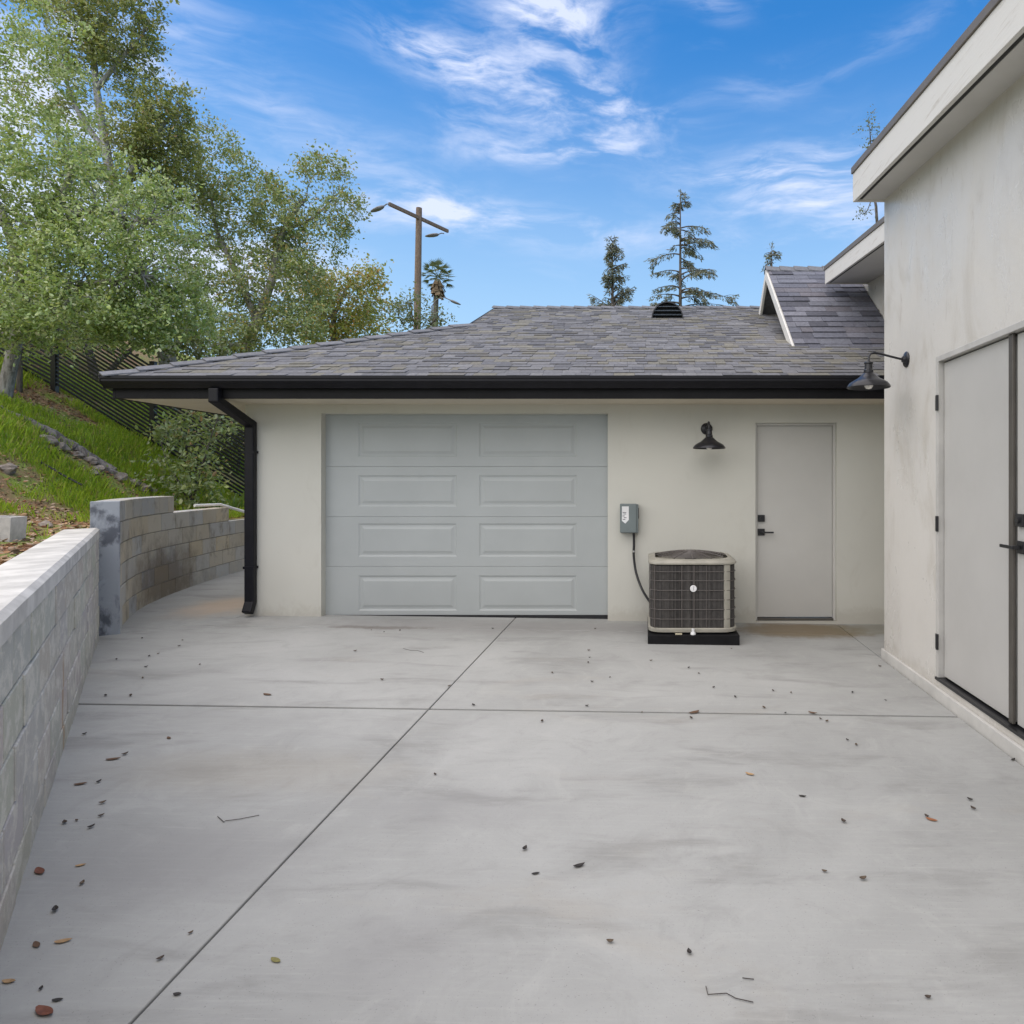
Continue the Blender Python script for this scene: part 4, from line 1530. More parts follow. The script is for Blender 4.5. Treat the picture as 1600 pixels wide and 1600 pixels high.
# disconnect box and conduit
eb = empty('electrical_box', (-0.17, 6.99, 1.1))
tag(eb, 'grey electrical disconnect box with white sticker on the garage wall right of the big door', 'electrical box')
x0, x1 = -0.262, -0.082
m = MB()
m.box(x0, x1, 6.90, 6.9985, 0.915, 1.205)
m.build('box_body', M_GREYBOX, eb, bevel=0.006)
m = MB()
m.box(x0 - 0.004, x1 - 0.018, 6.885, 6.8995, 0.920, 1.212)
m.build('cover', M_GREYBOX, eb, bevel=0.006)
m = MB()
m.add([(x0 + 0.016, 6.8835, 1.04), (x0 + 0.05, 6.8835, 1.012), (x0 + 0.085, 6.8835, 1.05), (x0 + 0.085, 6.8835, 1.185), (x0 + 0.016, 6.8835, 1.185),
       (x0 + 0.016, 6.8848, 1.04), (x0 + 0.05, 6.8848, 1.012), (x0 + 0.085, 6.8848, 1.05), (x0 + 0.085, 6.8848, 1.185), (x0 + 0.016, 6.8848, 1.185)],
      [(0, 1, 2, 3, 4), (0, 5, 6, 1), (1, 6, 7, 2), (2, 7, 8, 3), (3, 8, 9, 4), (4, 9, 5, 0)])
st_ = m.build('sticker', M_WHITE, eb, recalc=True)
m = MB()
for k, (a, b, z) in enumerate(((0.024, 0.060, 1.12), (0.030, 0.058, 1.105), (0.022, 0.045, 1.085), (0.034, 0.062, 1.068), (0.024, 0.05, 1.05))):
    m.box(x0 + a, x0 + b, 6.8822, 6.8832, z, z + 0.007)
m.build('sticker_print', M_STICKER, st_)
m = MB()
m.box(x1 - 0.017, x1 + 0.006, 6.915, 6.935, 1.06, 1.17)
m.build('latch', M_BLACK, eb, bevel=0.003)
cd = MB()
pts = catmull([(-0.128, 6.95, 0.925), (-0.126, 6.95, 0.80), (-0.128, 6.945, 0.68), (-0.105, 6.92, 0.52), (-0.05, 6.86, 0.37), (0.02, 6.74, 0.27), (0.055, 6.68, 0.25)], 8)
cd.tube(pts, 0.0125, 12)
cdo = cd.build('conduit', M_BLACK, eb, smooth=True)
m = MB()
m.tube([(-0.127, 6.95, 0.718), (-0.127, 6.95, 0.735)], 0.0165, 12)
m.build('strap', plain('galv', (0.5, 0.5, 0.48), 0.35, 0.6), cdo, smooth=True)


# ================================================================== FENCE
FY = 12.5
posts_x = [-16.22, -14.42, -12.62, -10.80, -9.0, -7.20]
# ground line that the fence follows
fz = {x: hill_z(x, FY) for x in posts_x}
fe = empty('fence', (-9, FY, fz[-9.0]))
tag(fe, 'black horizontal slat fence running down the grassy slope under the trees', 'fence')
for x in posts_x:
    m = MB()
    m.box(x - 0.045, x + 0.045, FY - 0.045, FY + 0.045, fz[x] - 0.3, fz[x] + 1.58)
    m.box(x - 0.05, x + 0.05, FY - 0.05, FY + 0.05, fz[x] + 1.5805, fz[x] + 1.60)
    m.build('post', M_BLACK, fe, bevel=0.004)
NS = 20
for xa, xb in zip(posts_x, posts_x[1:]):
    m = MB()
    for k in range(NS):
        o_ = 0.10 + k * 0.0735
        za, zb_ = fz[xa] + o_, fz[xb] + o_
        a, b = xa + 0.046, xb - 0.046
        h = 0.042
        m.add([(a, FY - 0.02, za), (b, FY - 0.02, zb_), (b, FY + 0.005, zb_), (a, FY + 0.005, za),
               (a, FY - 0.02, za + h), (b, FY - 0.02, zb_ + h), (b, FY + 0.005, zb_ + h), (a, FY + 0.005, za + h)],
              [(0, 3, 2, 1), (4, 5, 6, 7), (0, 1, 5, 4), (1, 2, 6, 5), (2, 3, 7, 6), (3, 0, 4, 7)])
    m.build('slat_panel', M_BLACK, fe)


# ================================================================== VEGETATION
def leaves_mesh(name, pts, dirs, length, width, cols, mat, parent=None, fold=0.25, droop=0.0):
    """one 4-corner leaf per point (numpy arrays)"""
    n = len(pts)
    d = dirs / np.linalg.norm(dirs, axis=1, keepdims=True)
    r = rng.normal(size=(n, 3)) * 0.55 + np.array([-0.2, -0.5, 0.75])
    s = np.cross(d, r)
    s /= np.linalg.norm(s, axis=1, keepdims=True) + 1e-9
    nn = np.cross(d, s)
    Ls, Ws = length[:, None], width[:, None]
    v = np.empty((n, 6, 3), dtype=np.float32)
    v[:, 0] = pts
    v[:, 1] = pts + d * Ls * 0.35 + s * Ws * 0.5 + nn * Ws * fold
    v[:, 2] = pts + d * Ls * 0.75 + s * Ws * 0.38 + nn * Ws * fold
    v[:, 3] = pts + d * Ls
    v[:, 4] = pts + d * Ls * 0.75 - s * Ws * 0.38 + nn * Ws * fold
    v[:, 5] = pts + d * Ls * 0.35 - s * Ws * 0.5 + nn * Ws * fold
    if droop:
        v[:, 3, 2] -= length * droop
    me = bpy.data.meshes.new(name)
    me.vertices.add(n * 6)
    me.vertices.foreach_set('co', v.reshape(-1))
    me.loops.add(n * 6)
    # two quads per leaf meeting along the midrib: (0,1,2,3) and (0,3,4,5)
    idx = np.arange(n, dtype=np.int32)[:, None] * 6
    q = np.concatenate([idx + np.array([[0, 1, 2, 3]]), idx + np.array([[0, 3, 4, 5]])], axis=1).astype(np.int32)
    me.loops.add(n * 2)
    me.loops.foreach_set('vertex_index', q.reshape(-1))
    me.polygons.add(n * 2)
    me.polygons.foreach_set('loop_start', np.arange(0, n * 8, 4, dtype=np.int32))
    me.polygons.foreach_set('loop_total', np.full(n * 2, 4, dtype=np.int32))
    me.update(calc_edges=True)
    ca = me.color_attributes.new('col', 'FLOAT_COLOR', 'POINT')
    c = np.ones((n, 6, 4), dtype=np.float32)
    c[:, :, :3] = cols[:, None, :]
    ca.data.foreach_set('color', c.reshape(-1))
    me.materials.append(mat)
    o = bpy.data.objects.new(name, me)
    COL.objects.link(o)
    if parent is not None:
        o.parent = parent
        o.matrix_parent_inverse = parent_inverse(parent)
    return o


def pick_cols(n, pal, w, jitter=0.25):
    pal = np.array(pal)
    k = rng.choice(len(pal), size=n, p=np.array(w) / sum(w))
    c = pal[k] * (1 + rng.uniform(-jitter, jitter, size=(n, 1)))
    return np.clip(c * (1 + rng.uniform(-0.06, 0.06, size=(n, 3))), 0.004, 0.9)


def broad_tree(name, label, cat, group, base, trunk, lobes, n_clump, n_leaf, leaf, pal, w, bark, r0=0.16, spread=0.20, twig=True):
    """trunk: list of polylines [(px,py,Y)...] already in world; lobes: (centre, (rx,ry,rz), weight)"""
    root = empty(name, base)
    tag(root, label, cat, group)
    tr = MB()
    nodes = []
    for pl, ra, rb in trunk:
        pts = catmull(pl, 5)
        m = len(pts)
        rad = [ra + (rb - ra) * i / (m - 1) for i in range(m)]
        pts = [p + Vector((mnoise.noise(p * 1.3), mnoise.noise(p * 1.3 + Vector((9, 0, 0))), 0)) * 0.12 * (i / m) for i, p in enumerate(pts)]
        tr.tube(pts, rad, 9)
        nodes += [(p, r) for p, r in zip(pts[m // 3:], rad[m // 3:])]
    wts = np.array([l[2] for l in lobes], dtype=float)
    wts /= wts.sum()
    centres = []
    for li, (c, rr, _w) in enumerate(lobes):
        k = max(2, int(round(n_clump * wts[li])))
        for _ in range(k):
            while True:
                q = rng.uniform(-1, 1, 3)
                if 0.2 < np.dot(q, q) <= 1:
                    break
            centres.append(Vector((c[0] + q[0] * rr[0], c[1] + q[1] * rr[1], c[2] + q[2] * rr[2])))
    random.shuffle(centres)
    centres.sort(key=lambda c: min((c - p).length for p, _ in nodes))
    for c in centres:
        best = min(nodes, key=lambda nr: (c - nr[0]).length + 2.5 * max(0, 0.02 - nr[1]) * 10)
        p, r = best
        L_ = (c - p).length
        if L_ < 0.05:
            continue
        rr = min(r * 0.6, 0.010 + 0.012 * L_)
        mid = p.lerp(c, 0.5) + Vector((random.uniform(-.12, .12), random.uniform(-.12, .12), random.uniform(-0.02, .16))) * L_
        q1 = p.lerp(mid, 0.5) + Vector((0, 0, 0.03 * L_))
        pl = [p, q1, mid, mid.lerp(c, 0.6), c]
        rd = [rr, rr * 0.8, rr * 0.6, rr * 0.42, 0.004]
        tr.tube(pl, rd, 5, cap=False)
        nodes += [(pl[2], rd[2]), (pl[3], rd[3]), (c, 0.006)]
    # leaf sprays: short twigs out of each clump with leaves along them
    P_, D_ = [], []
    for c in centres:
        nt = 7
        tone = rng.uniform(0.8, 1.15)
        for _ in range(nt):
            dv = rng.normal(size=3)
            dv[2] *= 0.75
            dv /= np.linalg.norm(dv)
            ln = rng.uniform(0.5, 1.5) * spread * 1.5
            k = max(2, n_leaf // nt)
            t = rng.uniform(0.1, 1.0, k)[:, None]
            pts = np.array(c)[None, :] + dv[None, :] * t * ln + rng.normal(size=(k, 3)) * spread * 0.24
            P_.append(pts)
            dd = dv[None, :] * 0.5 + rng.normal(size=(k, 3)) * 0.75
            dd[:, 2] -= 0.15
            D_.append(dd)
    P_ = np.concatenate(P_)
    D_ = np.concatenate(D_)
    n = len(P_)
    ln = leaf[0] * rng.uniform(0.6, 1.35, n)
    wd = ln * leaf[1] * rng.uniform(0.8, 1.2, n)
    leaves_mesh('crown', P_.astype(np.float32), D_, ln, wd, pick_cols(n, pal, w), M_LEAF, root)
    tr.build('trunk', bark, root, smooth=True, angle=180)
    return root


def lobe(px, py, Y, rx, ry, dep, w):
    c = at(px, py, Y)
    return (c, (rx * Y / F, dep, ry * Y / F), w)


SILVER = [(0.389, 0.497, 0.207), (0.274, 0.389, 0.12), (0.525, 0.605, 0.303), (0.206, 0.303, 0.08), (0.457, 0.541, 0.144), (0.125, 0.184, 0.056), (0.64, 0.65, 0.413)]
SILVER_W = [4, 4, 3, 3, 2.5, 2, 1.2]
OLIVE = [(0.273, 0.319, 0.103), (0.194, 0.239, 0.079), (0.387, 0.41, 0.16), (0.125, 0.16, 0.068), (0.455, 0.433, 0.137), (0.342, 0.239, 0.091)]
OLIVE_W = [4, 4, 3, 2.5, 1.5, 0.6]
MIXED = [(0.296, 0.364, 0.125), (0.227, 0.319, 0.114), (0.433, 0.455, 0.182), (0.455, 0.546, 0.364), (0.137, 0.182, 0.068), (0.569, 0.387, 0.114), (0.364, 0.273, 0.114)]
MIXED_W = [4, 4, 3, 2, 2.5, 0.8, 0.8]
AUTUMN = [(0.438, 0.438, 0.11), (0.329, 0.372, 0.099), (0.569, 0.438, 0.12), (0.613, 0.329, 0.099), (0.241, 0.285, 0.088)]
GTREE = 'oak trees on the slope behind the left wall'


def tp(*pts):
    return [at(*p) for p in pts]


# nearest pale oak, trunk at the left edge inside the fence
bA = at(4, 650, 10.9)
bA.z = hill_z(bA.x, bA.y) - 0.1
broad_tree('oak_tree', 'nearest silvery green oak, its trunk in the grass before the fence', 'tree', GTREE, bA,
           [([bA, at(12, 590, 10.9), at(24, 530, 10.8), at(40, 450, 10.6), at(75, 350, 10.4), at(110, 260, 10.4)], 0.115, 0.045),
            ([at(24, 530, 10.8), at(70, 490, 10.4), at(130, 450, 10.1), at(220, 430, 10.0)], 0.08, 0.025),
            ([at(40, 450, 10.6), at(10, 350, 10.6), at(-30, 250, 10.6), at(-30, 120, 10.6)], 0.09, 0.03),
            ([at(75, 350, 10.4), at(150, 330, 10.2), at(225, 350, 10.2)], 0.06, 0.02)],
           [lobe(60, 430, 10.3, 120, 90, 1.2, 1.4), lobe(165, 430, 10.0, 100, 90, 1.1, 1.5), lobe(235, 400, 10.2, 70, 85, 0.9, 1.0),
            lobe(70, 280, 10.4, 110, 100, 1.2, 1.4), lobe(150, 320, 10.4, 90, 90, 1.0, 1.2), lobe(40, 150, 10.5, 85, 110, 1.1, 1.0),
            lobe(110, 490, 9.8, 110, 55, 0.9, 1.2), lobe(245, 490, 10.4, 60, 50, 0.7, 0.7), lobe(40, 515, 10.0, 60, 30, 0.7, 0.4),
            lobe(-90, 300, 10.4, 90, 210, 1.2, 0.8), lobe(20, 30, 10.6, 80, 70, 1.0, 0.7), lobe(200, 520, 10.0, 60, 22, 0.5, 0.3),
            lobe(30, 330, 10.0, 90, 110, 0.9, 0.8), lobe(290, 500, 10.6, 45, 45, 0.6, 0.5), lobe(255, 320, 10.4, 45, 50, 0.6, 0.4)],
           700, 66, (0.060, 0.52), SILVER, SILVER_W, M_BARK, spread=0.17)

# slender dark second trunk beside it
bA2 = at(30, 615, 11.6)
bA2.z = hill_z(bA2.x, bA2.y) - 0.1
broad_tree('oak_tree', 'thin dark stemmed young oak close behind the trunk at the left edge', 'tree', GTREE, bA2,
           [([bA2, at(32, 560, 11.6), at(30, 500, 11.6), at(50, 430, 11.6)], 0.045, 0.025)],
           [lobe(20, 470, 11.7, 70, 60, 0.9, 1), lobe(90, 440, 11.9, 80, 70, 0.9, 1), lobe(120, 520, 11.9, 90, 30, 0.6, 0.7)],
           50, 46, (0.075, 0.5), MIXED, MIXED_W, M_BARKD, r0=0.07)

# tall olive oak behind the fence with a pale leaning trunk
bB = at(262, 600, 15.5)
bB.z = hill_z(bB.x, bB.y) - 0.1
broad_tree('oak_tree', 'tallest olive oak rising behind the fence with a pale forked trunk', 'tree', GTREE, bB,
           [([bB, at(262, 560, 15.5), at(240, 490, 15.6), at(205, 400, 15.8), at(183, 320, 16), at(166, 240, 16), at(150, 140, 16), at(140, 50, 16)], 0.20, 0.05),
            ([at(183, 320, 16), at(215, 250, 16), at(255, 200, 16.2), at(285, 170, 16.2)], 0.09, 0.02),
            ([at(166, 240, 16), at(120, 170, 16), at(90, 90, 16)], 0.08, 0.02),
            ([at(150, 140, 16), at(190, 90, 16), at(225, 50, 16)], 0.06, 0.02)],
           [lobe(165, 30, 16, 70, 60, 1.1, 1.0), lobe(195, 90, 16, 45, 60, 0.9, 0.8), lobe(262, 165, 16.1, 48, 30, 0.7, 0.55), lobe(235, 205, 16, 60, 45, 1.1, 1.1),
            lobe(265, 245, 16.2, 55, 35, 1.0, 0.8), lobe(110, 40, 16, 65, 70, 1.1, 0.8), lobe(175, 265, 16.4, 80, 60, 1.2, 0.9), lobe(90, 150, 16.4, 70, 70, 1.0, 0.6),
            lobe(175, -60, 16, 90, 60, 1.1, 0.9), lobe(60, -50, 16, 90, 60, 1.1, 0.6), lobe(225, 20, 16, 22, 40, 0.5, 0.25), lobe(215, 300, 16.4, 60, 50, 1.0, 0.7)],
           540, 66, (0.078, 0.52), OLIVE, OLIVE_W, M_BARKP, spread=0.21)

# wide oak reaching over the roof
bC = at(372, 600, 17.5)
bC.z = hill_z(bC.x, bC.y) - 0.1
broad_tree('oak_tree', 'wide mixed green oak reaching right above the garage hip, with a leafy upper right tip', 'tree', GTREE, bC,
           [([bC, at(385, 545, 17.5), at(402, 500, 17.5), at(425, 430, 17.6), at(440, 360, 17.8), at(480, 310, 18)], 0.17, 0.04),
            ([at(402, 500, 17.5), at(370, 430, 17.8), at(340, 360, 18), at(330, 300, 18)], 0.10, 0.025),
            ([at(440, 360, 17.8), at(490, 340, 17.8), at(530, 300, 17.8)], 0.05, 0.015)],
           [lobe(325, 285, 18, 55, 40, 1.1, 0.9), lobe(390, 305, 18, 65, 45, 1.2, 1.0), lobe(445, 340, 17.8, 50, 45, 1.0, 0.9), lobe(505, 265, 17.8, 38, 22, 0.7, 0.5),
            lobe(535, 325, 17.8, 26, 42, 0.6, 0.45), lobe(485, 370, 17.8, 55, 45, 1.0, 0.8), lobe(375, 390, 18, 85, 60, 1.3, 1.4), lobe(300, 370, 18.2, 65, 75, 1.2, 1.1),
            lobe(430, 440, 17.6, 75, 50, 1.2, 1.2), lobe(340, 480, 17.4, 80, 50, 1.2, 1.2), lobe(480, 440, 17.6, 45, 40, 0.9, 0.6), lobe(420, 510, 17.2, 70, 30, 0.9, 0.8),
            lobe(280, 480, 17.2, 55, 60, 1.0, 0.8), lobe(345, 530, 16.8, 80, 30, 0.9, 0.9), lobe(330, 225, 18.2, 40, 30, 0.8, 0.5), lobe(475, 500, 17.2, 40, 30, 0.8, 0.5)],
           660, 60, (0.080, 0.52), MIXED, MIXED_W, M_BARK, spread=0.22)

bD = at(520, 560, 21)
bD.z = 0.6
broad_tree('oak_tree', 'small yellowing oak with rusty leaves peeking over the roof hip left of the pole', 'tree', GTREE, bD,
           [([bD, at(522, 520, 21), at(530, 480, 21), at(545, 440, 21)], 0.12, 0.03)],
           [lobe(545, 465, 21, 48, 38, 1.1, 1), lobe(490, 465, 21, 38, 45, 1.0, 0.9), lobe(578, 440, 21, 24, 22, 0.6, 0.4), lobe(560, 510, 21, 45, 25, 0.9, 0.8), lobe(500, 520, 21, 50, 25, 0.9, 0.8)],
           170, 60, (0.095, 0.55), AUTUMN, [3, 3, 2, 1.2, 2], M_BARK, spread=0.30)

bF = at(150, 590, 14.6)
bF.z = hill_z(bF.x, bF.y) - 0.1
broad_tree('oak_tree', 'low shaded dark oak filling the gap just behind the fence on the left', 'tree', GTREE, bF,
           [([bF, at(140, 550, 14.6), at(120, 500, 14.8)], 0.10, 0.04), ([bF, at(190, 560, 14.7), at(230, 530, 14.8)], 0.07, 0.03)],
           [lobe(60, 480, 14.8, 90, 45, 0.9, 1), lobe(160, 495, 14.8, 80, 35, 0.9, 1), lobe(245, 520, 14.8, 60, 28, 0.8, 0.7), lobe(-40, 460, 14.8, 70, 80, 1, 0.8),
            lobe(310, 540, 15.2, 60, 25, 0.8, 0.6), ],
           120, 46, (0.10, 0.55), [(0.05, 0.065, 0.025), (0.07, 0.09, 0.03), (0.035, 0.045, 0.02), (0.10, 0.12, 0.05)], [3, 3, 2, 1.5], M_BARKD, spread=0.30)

bE = at(655, 560, 30)
bE.z = 0
broad_tree('broadleaf_tree', 'small sparse grey green tree at the foot of the street lamp pole', 'tree', None, bE,
           [([bE, at(650, 530, 30), at(645, 500, 30), at(640, 475, 30)], 0.08, 0.02), ([at(650, 530, 30), at(675, 505, 30), at(690, 490, 30)], 0.05, 0.015)],
           [lobe(622, 488, 30, 20, 25, 0.8, 1), lobe(648, 480, 30, 18, 25, 0.8, 1), lobe(672, 502, 30, 22, 15, 0.8, 0.7), lobe(690, 497, 30, 10, 12, 0.5, 0.35), lobe(612, 505, 30, 15, 15, 0.6, 0.5)],
           46, 34, (0.14, 0.5), [(0.12, 0.15, 0.08), (0.09, 0.12, 0.06), (0.18, 0.18, 0.08), (0.06, 0.08, 0.04)], [3, 3, 1.5, 2], M_BARKD, spread=0.34)

# leafy shrub in front of the fence, and a yellow-green one behind it
bS = at(300, 790, 11.3)
bS.z = hill_z(bS.x, bS.y) - 0.08
broad_tree('shrub', 'loose light green shrub growing in front of the slat fence above the curved wall', 'shrub', None, bS,
           [([bS, at(298, 760, 11.3), at(290, 700, 11.3), at(280, 650, 11.3)], 0.025, 0.008), ([bS, at(310, 750, 11.2), at(325, 700, 11.2), at(340, 650, 11.2)], 0.022, 0.007),
            ([bS, at(285, 760, 11.2), at(262, 720, 11.2), at(250, 690, 11.2)], 0.018, 0.006)],
           [lobe(285, 690, 11.2, 38, 45, 0.35, 1), lobe(320, 670, 11.2, 38, 30, 0.35, 0.8), lobe(270, 740, 11.1, 35, 30, 0.35, 0.8), lobe(310, 735, 11.1, 35, 35, 0.35, 0.9),
            lobe(295, 775, 11.0, 45, 18, 0.3, 0.7), lobe(345, 650, 11.3, 22, 18, 0.25, 0.35), lobe(262, 665, 11.3, 18, 20, 0.25, 0.3)],
           80, 26, (0.085, 0.5), [(0.25, 0.32, 0.13), (0.33, 0.40, 0.22), (0.18, 0.24, 0.08), (0.38, 0.42, 0.15), (0.36, 0.20, 0.09)], [4, 3, 3, 2, 0.5], M_BARKD, spread=0.16)
bS2 = at(372, 720, 14.2)
bS2.z = hill_z(bS2.x, bS2.y) - 0.05
broad_tree('shrub', 'yellow green shrub behind the fence beside the downspout', 'shrub', None, bS2,
           [([bS2, at(372, 690, 14.2), at(370, 665, 14.2)], 0.03, 0.01)],
           [lobe(365, 668, 14.2, 40, 22, 0.5, 1), lobe(380, 690, 14.2, 40, 25, 0.5, 1), lobe(340, 650, 14.2, 30, 18, 0.4, 0.6)],
           45, 50, (0.09, 0.5), [(0.24, 0.26, 0.04), (0.18, 0.20, 0.035), (0.12, 0.15, 0.03)], [3, 3, 2], M_BARKD, spread=0.22)

# strappy green plant at the foot of the fence
sp = MB()
bp = at(362, 795, 11.6)
bp.z = hill_z(bp.x, bp.y)
for k in range(46):
    a = random.uniform(0, 2 * math.pi)
    r = random.uniform(0.0, 0.35)
    o_ = Vector((bp.x + r * math.cos(a), bp.y + 0.6 * r * math.sin(a), bp.z - 0.02))
    dv = Vector((math.cos(a), math.sin(a), 0)) * random.uniform(0.15, 0.45)
    h = random.uniform(0.22, 0.42)
    side = Vector((-math.sin(a), math.cos(a), 0)) * 0.014
    pts = [o_, o_ + dv * 0.35 + Vector((0, 0, h * 0.6)), o_ + dv * 0.8 + Vector((0, 0, h * 0.95)), o_ + dv * 1.3 + Vector((0, 0, h * 0.85))]
    vs = []
    for i, p_ in enumerate(pts):
        w_ = [0.8, 1.0, 0.7, 0.05][i]
        vs += [p_ - side * w_, p_ + side * w_]
    g = random.uniform(0.7, 1.2)
    sp.add(vs, [(0, 1, 3, 2), (2, 3, 5, 4), (4, 5, 7, 6)], (0.07 * g, 0.17 * g, 0.035 * g))
tag(sp.build('strappy_plant', M_GRASS), 'clump of dark green strap leaves at the foot of the fence near the downspout', 'plant')


# conifers beyond the ridge
def conifer(label, base_px, Y, top_py, half_w, n_whorl, droop, dens, up=0.25, nbr=(2, 3, 4), seed=1, thick=1.0):
    rs = random.Random(seed)
    b = at(base_px, 600, Y)
    b.z = -0.3
    t = at(base_px, top_py, Y)
    root = empty('conifer_tree', b)
    tag(root, label, 'tree', 'conifers behind the garage roof')
    tr = MB()
    H_ = t.z - b.z
    tr.tube([b, b.lerp(t, 0.5), b.lerp(t, 0.85), t], [0.20 * thick, 0.12 * thick, 0.055 * thick, 0.012], 8)
    P_, D_ = [], []
    Wd = half_w * Y / F
    zlo = EYE + (CY - 540) * Y / F
    k = 0
    while k < n_whorl:
        f = (k + rs.uniform(0, .8)) / n_whorl
        z = zlo + (t.z - zlo) * f
        nb = rs.choice(nbr)
        for _ in range(nb):
            a = rs.uniform(0, 2 * math.pi)
            L_ = Wd * (1.0 - f) ** 0.75 * rs.choice((rs.uniform(0.2, 0.5), rs.uniform(0.5, 1.15))) + 0.18
            o_ = Vector((t.x, t.y, z + rs.uniform(-0.3, 0.3)))
            up_, dr_ = up * rs.uniform(0.4, 1.7), droop * rs.uniform(0.6, 1.5)
            dx, dy = math.cos(a), math.sin(a) * 0.8
            pts = []
            for j in range(6):
                q = j / 5
                pts.append(o_ + Vector((dx * L_ * q, dy * L_ * q, L_ * (up_ * q - dr_ * q * q))))
            tr.tube(pts, [0.05 * (1 - f) + 0.018, 0.03, 0.022, 0.016, 0.011, 0.006], 5, cap=False)
            for _b in range(int(2 + L_ * 3.2)):
                q = rs.uniform(0.25, 0.98)
                i = min(4, int(q * 5))
                p_ = pts[i].lerp(pts[i + 1], q * 5 - i)
                sl2 = L_ * rs.uniform(0.12, 0.32)
                sg = rs.choice((-1, 1))
                dv2 = Vector((dx * 0.6 - dy * sg * 0.8, dy * 0.6 + dx * sg * 0.8, rs.uniform(-0.55, -0.05)))
                e_ = p_ + dv2 * sl2
                tr.tube([p_, p_.lerp(e_, 0.5) + Vector((0, 0, 0.03)), e_], [0.012, 0.009, 0.004], 4, cap=False)
                for _j in range(int(dens * sl2 * 0.8) + 3):
                    P_.append(p_.lerp(e_, rs.uniform(0.1, 1.05)) + Vector((rs.uniform(-.05, .05), rs.uniform(-.05, .05), rs.uniform(-0.12, 0.02))))
                    D_.append((dv2.x + rs.uniform(-.6, .6), dv2.y + rs.uniform(-.6, .6), rs.uniform(-1.1, 0.1)))
            m = int(dens * L_ * 0.7)
            for _j in range(m):
                q = rs.uniform(0.12, 1.0) ** 0.8
                i = min(4, int(q * 5))
                p_ = pts[i].lerp(pts[i + 1], q * 5 - i)
                side = Vector((-dy, dx, 0)) * rs.uniform(-1, 1) * 0.05
                P_.append(p_ + side + Vector((0, 0, rs.uniform(-0.18, 0.03))))
                D_.append((dx * 0.5 + rs.uniform(-.5, .5), dy * 0.5 + rs.uniform(-.5, .5), rs.uniform(-1.0, 0.1)))
        k += 1
    # tip tuft
    for _j in range(30):
        P_.append(t + Vector((rs.uniform(-.1, .1), rs.uniform(-.1, .1), rs.uniform(-0.7, 0.1))))
        D_.append((rs.uniform(-.6, .6), rs.uniform(-.6, .6), rs.uniform(-.2, 1)))
    P_, D_ = np.array([tuple(p) for p in P_], dtype=np.float32), np.array(D_)
    n = len(P_)
    leaves_mesh('crown', P_, D_, 0.17 * rng.uniform(0.5, 1.3, n), 0.04 * rng.uniform(0.6, 1.3, n),
                pick_cols(n, [(0.14, 0.16, 0.11), (0.10, 0.12, 0.08), (0.18, 0.19, 0.12), (0.20, 0.15, 0.09)], [4, 3, 2, 0.6]), M_NEEDLE, root)
    tr.build('trunk', M_BARKD, root, smooth=True, angle=180)
    return root


conifer('narrow dark conifer behind the ridge left of the roof vent', 957, 32, 375, 40, 24, 0.25, 70, 0.75, (3, 4, 5), seed=4)
conifer('tall open cedar with drooping branches behind the ridge above the roof vent', 1063, 30, 300, 100, 19, 0.42, 56, 0.34, (2, 3, 4), seed=12, thick=0.8)
conifer('conifer half hidden behind the steep gable beside the house roof', 1206, 30, 385, 46, 12, 0.45, 55, 0.35, seed=15)
bT = at(1374, 600, 34)
bT.z = -0.3
broad_tree('broadleaf_tree', 'sparse twiggy treetop barely showing over the upper house fascia', 'tree', None, bT,
           [([bT, at(1372, 400, 34), at(1366, 300, 34), at(1360, 230, 34), at(1357, 190, 34)], 0.10, 0.012), ([at(1366, 300, 34), at(1354, 330, 33.8), at(1349, 335, 33.8)], 0.03, 0.01)],
           [lobe(1359, 205, 34, 14, 32, 0.6, 1), lobe(1352, 335, 33.8, 10, 10, 0.4, 0.4), lobe(1385, 260, 34, 22, 60, 0.8, 0.8)],
           30, 14, (0.12, 0.5), [(0.16, 0.17, 0.10), (0.11, 0.12, 0.07)], [1, 1], M_BARKD, spread=0.22)

# fan palm far behind the pole
pY = 60.0
pc = at(684, 440, pY)
pb = Vector((at(676, 500, pY).x, pY, -0.3))
pr = empty('palm_tree', pb)
tag(pr, 'tall fan palm with a brown skirt far behind the garage beside the wooden pole', 'tree')
m = MB()
m.tube([pb, pb.lerp(pc, 0.5) + Vector((-0.1, 0, 0)), pc + Vector((-0.15, 0, -1.2)), pc], [0.28, 0.24, 0.22, 0.25], 10)
m.build('trunk', M_BARKD, pr, smooth=True)
m = MB()
for k in range(70):
    a = random.uniform(0, 2 * math.pi)
    zt_ = random.uniform(-0.8, 0.2)
    p_ = pc + Vector((0.25 * math.cos(a), 0.25 * math.sin(a), zt_))
    q_ = pc + Vector((random.uniform(0.35, 0.72) * math.cos(a), 0.6 * math.sin(a), zt_ - random.uniform(0.5, 0.9)))
    sd_ = Vector((-math.sin(a), math.cos(a), 0)) * 0.16
    g = random.uniform(0.7, 1.2)
    m.add([p_ - sd_ * .4, p_ + sd_ * .4, q_ + sd_, q_ - sd_], [(0, 1, 2, 3)], (0.26 * g, 0.19 * g, 0.12 * g))
m.build('dead_skirt', M_LITTER, pr)
m = MB()
pcc = pc + Vector((0, 0, 0.42))
